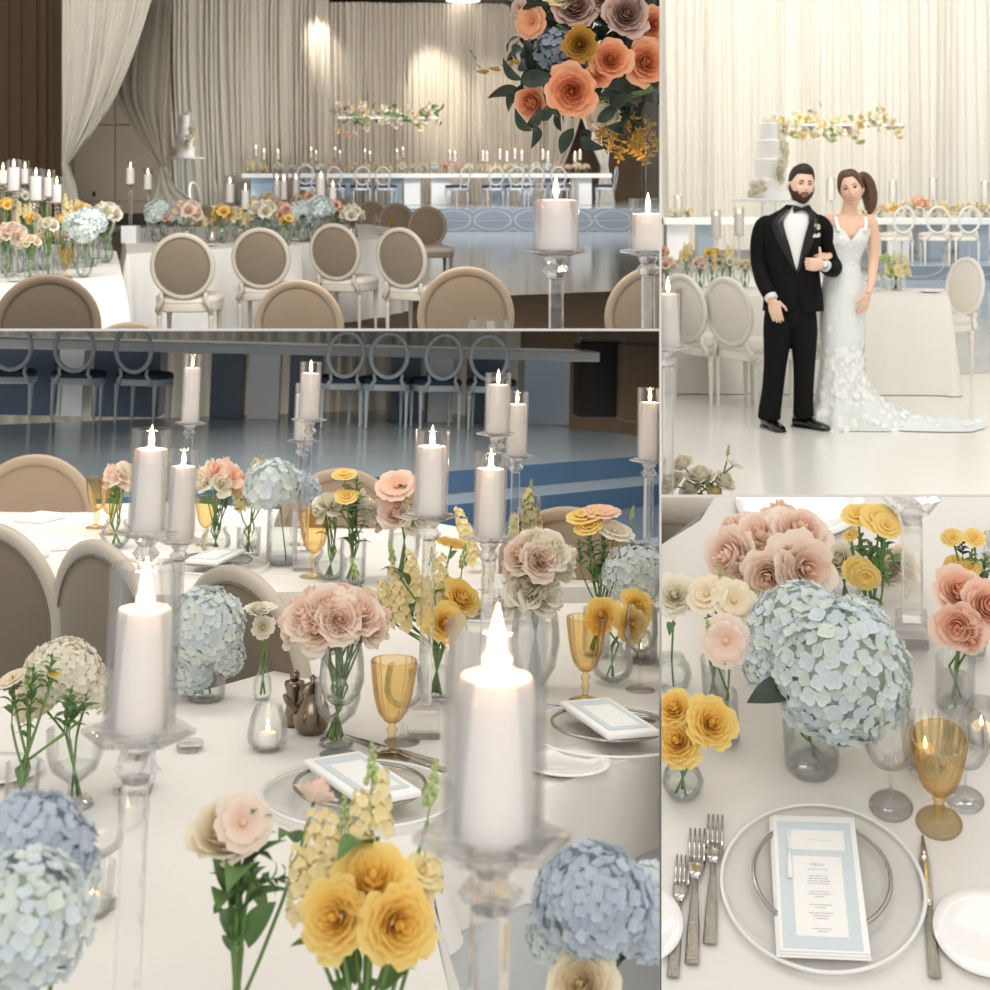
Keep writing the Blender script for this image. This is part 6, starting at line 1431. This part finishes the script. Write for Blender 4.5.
mb = MB(); mb.box((wm * .02, hm_ * .345, zt + .0012), (wm * .76, hm_ * .165, .0009)); nc = mb.build('name_card', PAPER, root, False)
INK = pmat('grey_ink', '#6d7074', .8); INKL = pmat('pale_grey_ink', '#b9bcbc', .8)
def text(s, x, y, size, mat, par, z, nm='lettering', sp=1.0):
    cu = bpy.data.curves.new(nm, 'FONT'); cu.body = s; cu.size = size; cu.align_x = 'CENTER'; cu.align_y = 'CENTER'; cu.space_character = sp; cu.extrude = .00005; cu.resolution_u = 2
    o = bpy.data.objects.new('t', cu); COL.objects.link(o); me = bpy.data.meshes.new_from_object(o.evaluated_get(bpy.context.evaluated_depsgraph_get())); bpy.data.objects.remove(o)
    me.materials.clear(); me.materials.append(mat); me.name = nm; return mobj(nm, me, par, Matrix.Translation((x, y, z)))
TXT = zt + .0014
LINES = [(.085, .0105, 'MENU', INKL), (.060, .0062, 'reception dinner', INKL),
         (.022, .0042, 'garden salad with citrus', INK), (.008, .0042, 'shaved fennel, herbs, pear', INK), (-.006, .0042, 'toasted seeds, honey dressing', INK), (-.020, .0042, 'and warm bread with butter', INK),
         (-.064, .0042, 'roast chicken with lemon', INK), (-.078, .0042, 'potatoes, carrots and thyme', INK), (-.092, .0042, 'green beans', INK),
         (-.136, .0042, 'baked fish with spring greens', INK), (-.150, .0042, 'rice and peas', INK), (-.180, .0042, 'garden risotto with mushrooms', INK), (-.194, .0042, 'and parmesan cheese', INK), (-.208, .0042, 'roasted tomato', INK),
         (-.262, .0042, 'vanilla cake with berries', INK), (-.276, .0042, 'coffee and tea', INK)]
for i, (fy, sz, s, m) in enumerate(LINES):
    fy2 = .14 - (.085 - fy) * 1.42
    text(s, wm * .01, hm_ * (fy2 + .0), sz * .72 if sz < .005 else sz * .8, m, root, TXT, 'menu_line')
text('place card', wm * .06, hm_ * .345, .0052, INKL, nc, zt + .0018, 'name_line', 1.6)
mb = MB(); x_ = -wm * .34; mb.tube([(x_ + .002, hm_ * .42, zt + .003), (x_, hm_ * .33, zt + .004), (x_ - .001, hm_ * .26, zt + .004)], [.0010, .0016, .0020], 8); mb.tube([(x_ - .001, hm_ * .27, zt + .0045), (x_ - .002, hm_ * .15, zt + .005), (x_ - .003, hm_ * .02, zt + .0045)], [.0018, .0036, .0042], 10, flat=.5)
mb.build('tassel', NAPKIN, root)
put(C, root, MC_, 'pale blue bordered menu card with name card and tassel on the napkin', 'menu card')
# cutlery: (bottom pixel, top pixel)
def lay(pr, a, b, L, lb):
    A, B = C.pt(*a, 0), C.pt(*b, 0); d = B - A; rz = math.atan2(-d.x, d.y); use(C, pr, xf(A, rz, d.length / L), lb, 'cutlery')
lay(FORK, (673, 979), (684, 860), .193, 'smallest fork, leftmost of three left of the charger'); lay(FORK, (692, 966), (698, 834), .193, 'middle fork of the three left of the charger'); lay(FORK, (710, 946), (716, 820), .193, 'right fork of the three, nearest the charger')
lay(KNIFE, (935, 980), (921, 838), .232, 'hammered-handle knife right of the charger')
use(C, SIDE, xf(C.pt(986, 937, 0), 0, .98), 'white side plate cut by the right edge beside the knife', 'plate'); use(C, SIDE, xf(C.pt(636, 928, 0), 0, .95), 'white side plate cut by the left edge beside the forks', 'plate')
def g4(pr, base, s, lb, cat='goblet'): use(C, pr, xf(C.pt(*base, 0), 0, s), lb, cat)
g4(GOB, (939, 823), 1.08, 'ridged amber goblet at the upper right of the charger'); g4(WINE, (891, 806), 1.05, 'clear wine glass left of the amber goblet', 'glass'); g4(WINE, (965, 800), .9, 'clear wine glass behind the amber goblet', 'glass')
g4(VOT_F, (925, 765), 1.25, 'ribbed glass votive with lit tealight above the goblet', 'candle'); g4(VOT, (981, 740), 1.1, 'clear round votive at the right edge above the goblet', 'candle')
def bq4(*a, **k): return bouquet(C, 'flower_vase', *a, **k)
by = lambda px, py: C.pt(px, py, 0).y
bq4((684, 795), 'round glass vase with three golden ranunculus at the left edge', None, ('round', .038, .075), [('ran', YELLOW, 676, 740, 25, 0, (-.2, -.6, .9)), ('ran', YELLOW, 712, 722, 25, .02, (.3, -.6, .9)), ('ran', YELLOW, 673, 706, 20, .05, (-.2, -.3, 1))], 51, leaves=1, lsize=.03)
bq4((775, 655), 'big dome of blush pink roses at the top of the place setting', None, ('cylinder', .05, .12), [('rose', PINK, 729, 556, 30, 0, (-.7, -.7, .5)), ('rose2', PINK, 762, 535, 31, .05, (-.2, -.3, 1)), ('rose', PINK, 800, 530, 30, .05, (.2, -.2, 1)), ('rose', PINK, 768, 577, 27, -.06, (-.1, -1, .45)), ('rose2', PINK, 806, 568, 34, -.05, (.3, -.9, .6)), ('rose', PINK, 735, 530, 24, .10, (-.5, 0, .8)), ('rose', PINK, 780, 515, 24, .14, (0, .3, 1)), ('rose2', PINK, 818, 540, 24, .08, (.8, -.2, .6)), ('rose', PINK, 745, 580, 20, -.04, (-.5, -1, .2)), ('rose', PINK, 785, 552, 20, -.02, (0, -.5, 1))], 52, leaves=8, lsize=.04)
bq4((812, 765), 'large pale blue hydrangea in a glass vase with one dark leaf', None, ('cube', .05, .10), [('hydra', BLUE, 840, 672, 66, -.02, (.2, -.7, .8)), ('hydra', BLUE, 798, 632, 50, .06, (-.3, -.2, 1)), ('hydra', BLUE, 772, 666, 32, .02, (-.8, -.6, .4)), ('hydra', BLUE, 858, 626, 32, .10, (.4, .1, 1)), ('hydra', BLUE, 838, 708, 36, -.06, (.1, -1, .2))], 53, leaves=0)
L = C.at(800, 690, by(812, 765) - .06); rt = empty('x'); bpy.data.objects.remove(rt)
lfm = SHAPES['leaf']; mb = MB(); mb.add(lfm.v, lfm.f, 0.0, Matrix.Translation(L) @ Euler((math.radians(-8), 0, math.radians(98))).to_matrix().to_4x4() @ Matrix.Diagonal((.15, .095, .06, 1)))
hv = C.items[-1]; lo_ = mb.build('leaf', LEAF_D, None); COL.objects.link(lo_); lo_.parent = hv; lo_.matrix_basis = (hv.matrix_basis.inverted() @ C.M); CH[hv.name].append(lo_)
bq4((728, 742), 'bud vase with an open blush cosmos bloom', None, ('cylinder', .024, .115), [('open', PINK, 725, 642, 23, -.02, (-.05, -.9, .5)), ('bud', LEAF_L, 708, 626, 10, 0)], 54, leaves=2, lsize=.03)
bq4((715, 700), 'cream ruffled blooms on short stems behind the blush cosmos', None, ('cylinder', .024, .10), [('spray', CREAMP, 705, 592, 19, 0), ('open', CREAMP, 735, 598, 20, -.01), ('spray', CREAMP, 722, 583, 13, .04), ('bud', LEAF_L, 720, 573, 9, .03), ('sprig', LEAF_D, 718, 618, 13, -.02)], 55, leaves=3, lsize=.03)
bq4((674, 690), 'white ranunculus in a clear vase at the left edge', None, ('bowl', .038, .08), [('ran', WHITE, 674, 594, 22, 0, (0, -.6, .9))], 56, leaves=1)
bq4((872, 652), 'tall stem of golden yellow blossoms beside the crystal column', None, ('bud', .022, .08), [('spray', YELLOW, 858, 512, 15, .02), ('spray', YELLOW, 880, 516, 17, 0), ('spray', YELLOW, 888, 524, 13, -.02), ('spray', YELLOW, 858, 572, 14, -.03, (-.2, -1, .4)), ('spray', YELLOW, 866, 578, 13, -.04, (0, -1, .2)), ('sprig', LEAF, 872, 560, 22, 0), ('sprig', LEAF, 884, 545, 18, 0), ('sprig', LEAF, 862, 548, 16, 0), ('bud', LEAF_L, 850, 540, 9, 0), ('spray', YELLOW, 850, 534, 7, 0)], 57, leaves=8, lsize=.03)
bq4((955, 705), 'coral peach roses in a ribbed glass vase at the right edge', None, ('cylinder', .036, .11), [('rose', PEACH, 960, 590, 25, .04, (0, -.4, .9)), ('rose2', PEACH, 957, 626, 25, -.03, (-.2, -.9, .5)), ('rose', PEACH, 989, 606, 26, .0, (.3, -.7, .7)), ('rose', PEACH, 972, 640, 16, -.04, (.1, -1, .1))], 58, leaves=2, leafmat=LEAF_D, lsize=.03, flute=24)
bq4((975, 655), 'yellow blossoms with dark leaves behind the coral roses', None, ('bud', .022, .09), [('spray', YELLOW, 952, 536, 10, 0), ('spray', YELLOW, 975, 536, 10, 0), ('spray', YELLOW, 952, 562, 9, 0), ('spray', YELLOW, 970, 566, 10, -.01), ('sprig', LEAF_D, 962, 548, 12, 0), ('sprig', LEAF, 985, 565, 14, 0), ('sprig', LEAF, 972, 560, 12, 0)], 59, leaves=5, lsize=.035, leafmat=LEAF_D)
# white roses dimly behind
bq4((845, 600), 'pale white roses behind the yellow stem, out at the top', None, ('bowl', .04, .08), [('rose', WHITE, 838, 560, 20, 0), ('rose', WHITE, 885, 570, 20, .02), ('rose', CREAMP, 905, 560, 18, .04)], 60)
# crystal columns of the candlesticks
for bx, by_, lb in ((912, 640, 'tall square crystal candlestick between yellow stem and coral roses'), (1000, 560, 'crystal candlestick foot in the top right corner')):
    B = C.pt(bx, by_, 0); key = 'X' + lb[:5]; use(C, stick_proto(.34, .035, .1, .030), Matrix.Translation(B), lb, 'candlestick')
# extra plate blurred at the top
use(C, PLATE_C, xf(C.pt(800, 505, 0), 0, 1.2), 'pale blue-white plate at the top, behind the pink roses', 'plate')

# ------------------------------------------------------------------ cut every set to its own opening
def planes(box):
    x0, x1, y0, y1 = box; out = []
    if x0 is not None: out.append(Vector((1, -(x0 - CX) / F, 0)))
    if x1 is not None: out.append(Vector((-1, (x1 - CX) / F, 0)))
    if y0 is not None: out.append(Vector((0, -(y0 - CY) / F, -1)))
    if y1 is not None: out.append(Vector((0, (y1 - CY) / F, 1)))
    return out
BBC = {}
def bbox(me):
    if me.name not in BBC:
        vs = [v.co for v in me.vertices]
        if not vs: BBC[me.name] = None
        else:
            lo = [min(v[i] for v in vs) for i in range(3)]; hi = [max(v[i] for v in vs) for i in range(3)]
            BBC[me.name] = [Vector((x, y, z)) for x in (lo[0], hi[0]) for y in (lo[1], hi[1]) for z in (lo[2], hi[2])]
    return BBC[me.name]
def cut_tree(o, M, pls):
    W_ = M @ o.matrix_basis if M else o.matrix_basis.copy()
    for ch in list(CH.get(o.name, ())):
        if not cut_tree(ch, W_, pls): CH[o.name].remove(ch)
    if o.type == 'LIGHT':
        p = W_.translation; ok = all(n.dot(p) > 0 for n in pls)
        if not ok: bpy.data.objects.remove(o)
        return ok
    if o.type != 'MESH':
        if not CH.get(o.name): bpy.data.objects.remove(o); return False
        return True
    bb = bbox(o.data); alive = bb is not None
    if alive:
        for n in pls:
            ds = [n.dot(W_ @ c) for c in bb]
            if max(ds) <= 0: alive = False; break
            if min(ds) < 0:
                # plane in the mesh's own space
                co = W_.inverted() @ Vector((0, 0, 0)); no = (W_.to_3x3().transposed() @ n).normalized()
                bm = bmesh.new(); bm.from_mesh(o.data)
                bmesh.ops.bisect_plane(bm, geom=bm.verts[:] + bm.edges[:] + bm.faces[:], plane_co=co, plane_no=no, clear_inner=True)
                if not bm.faces: bm.free(); alive = False; break
                mats = list(o.data.materials); me = o.data.copy(); bm.to_mesh(me); bm.free(); o.data = me
                bb = bbox(me)
    if not alive and not CH.get(o.name): bpy.data.objects.remove(o); return False
    if not alive: me = bpy.data.meshes.new('empty'); o.data = me
    return True
for pr in PROTOS:
    for x in collect(pr)[::-1]: bpy.data.objects.remove(x)
for cell in (BALL, LOUNGE, TABLE, SETTING):
    pls = planes(cell.box)
    for o in cell.items: cut_tree(o, None, pls)
# white partition wall between the left-hand and right-hand sets
d0, d1 = 3.0, 46.0; wl = (659.6 - CX) / F; wr = (661.3 - CX) / F
zt = (CY + 40) / F; zb = -(1030 - CY) / F
V = []
for d, w0, w1, a, b in ((d0, wl, wr, zt * d0, zb * d0), (9.0, wl, wr, 2.6, -5.3), (d1, wl, wr, 6, -5.3)):
    V += [(w0 * d, d, a), (w1 * d, d, a), (w0 * d, d, b), (w1 * d, d, b)]
Fc = [(0, 2, 3, 1), (8, 9, 11, 10)]
for i in (0, 4): Fc += [(i, i + 4, i + 6, i + 2), (i + 1, i + 3, i + 7, i + 5), (i, i + 1, i + 5, i + 4), (i + 2, i + 6, i + 7, i + 3)]
mb = MB(); mb.add(V, Fc); o = mb.build('wall_partition', WALLW, None, False); COL.objects.link(o); o['kind'] = 'structure'
for me in list(bpy.data.meshes):
    if me.users == 0: bpy.data.meshes.remove(me)
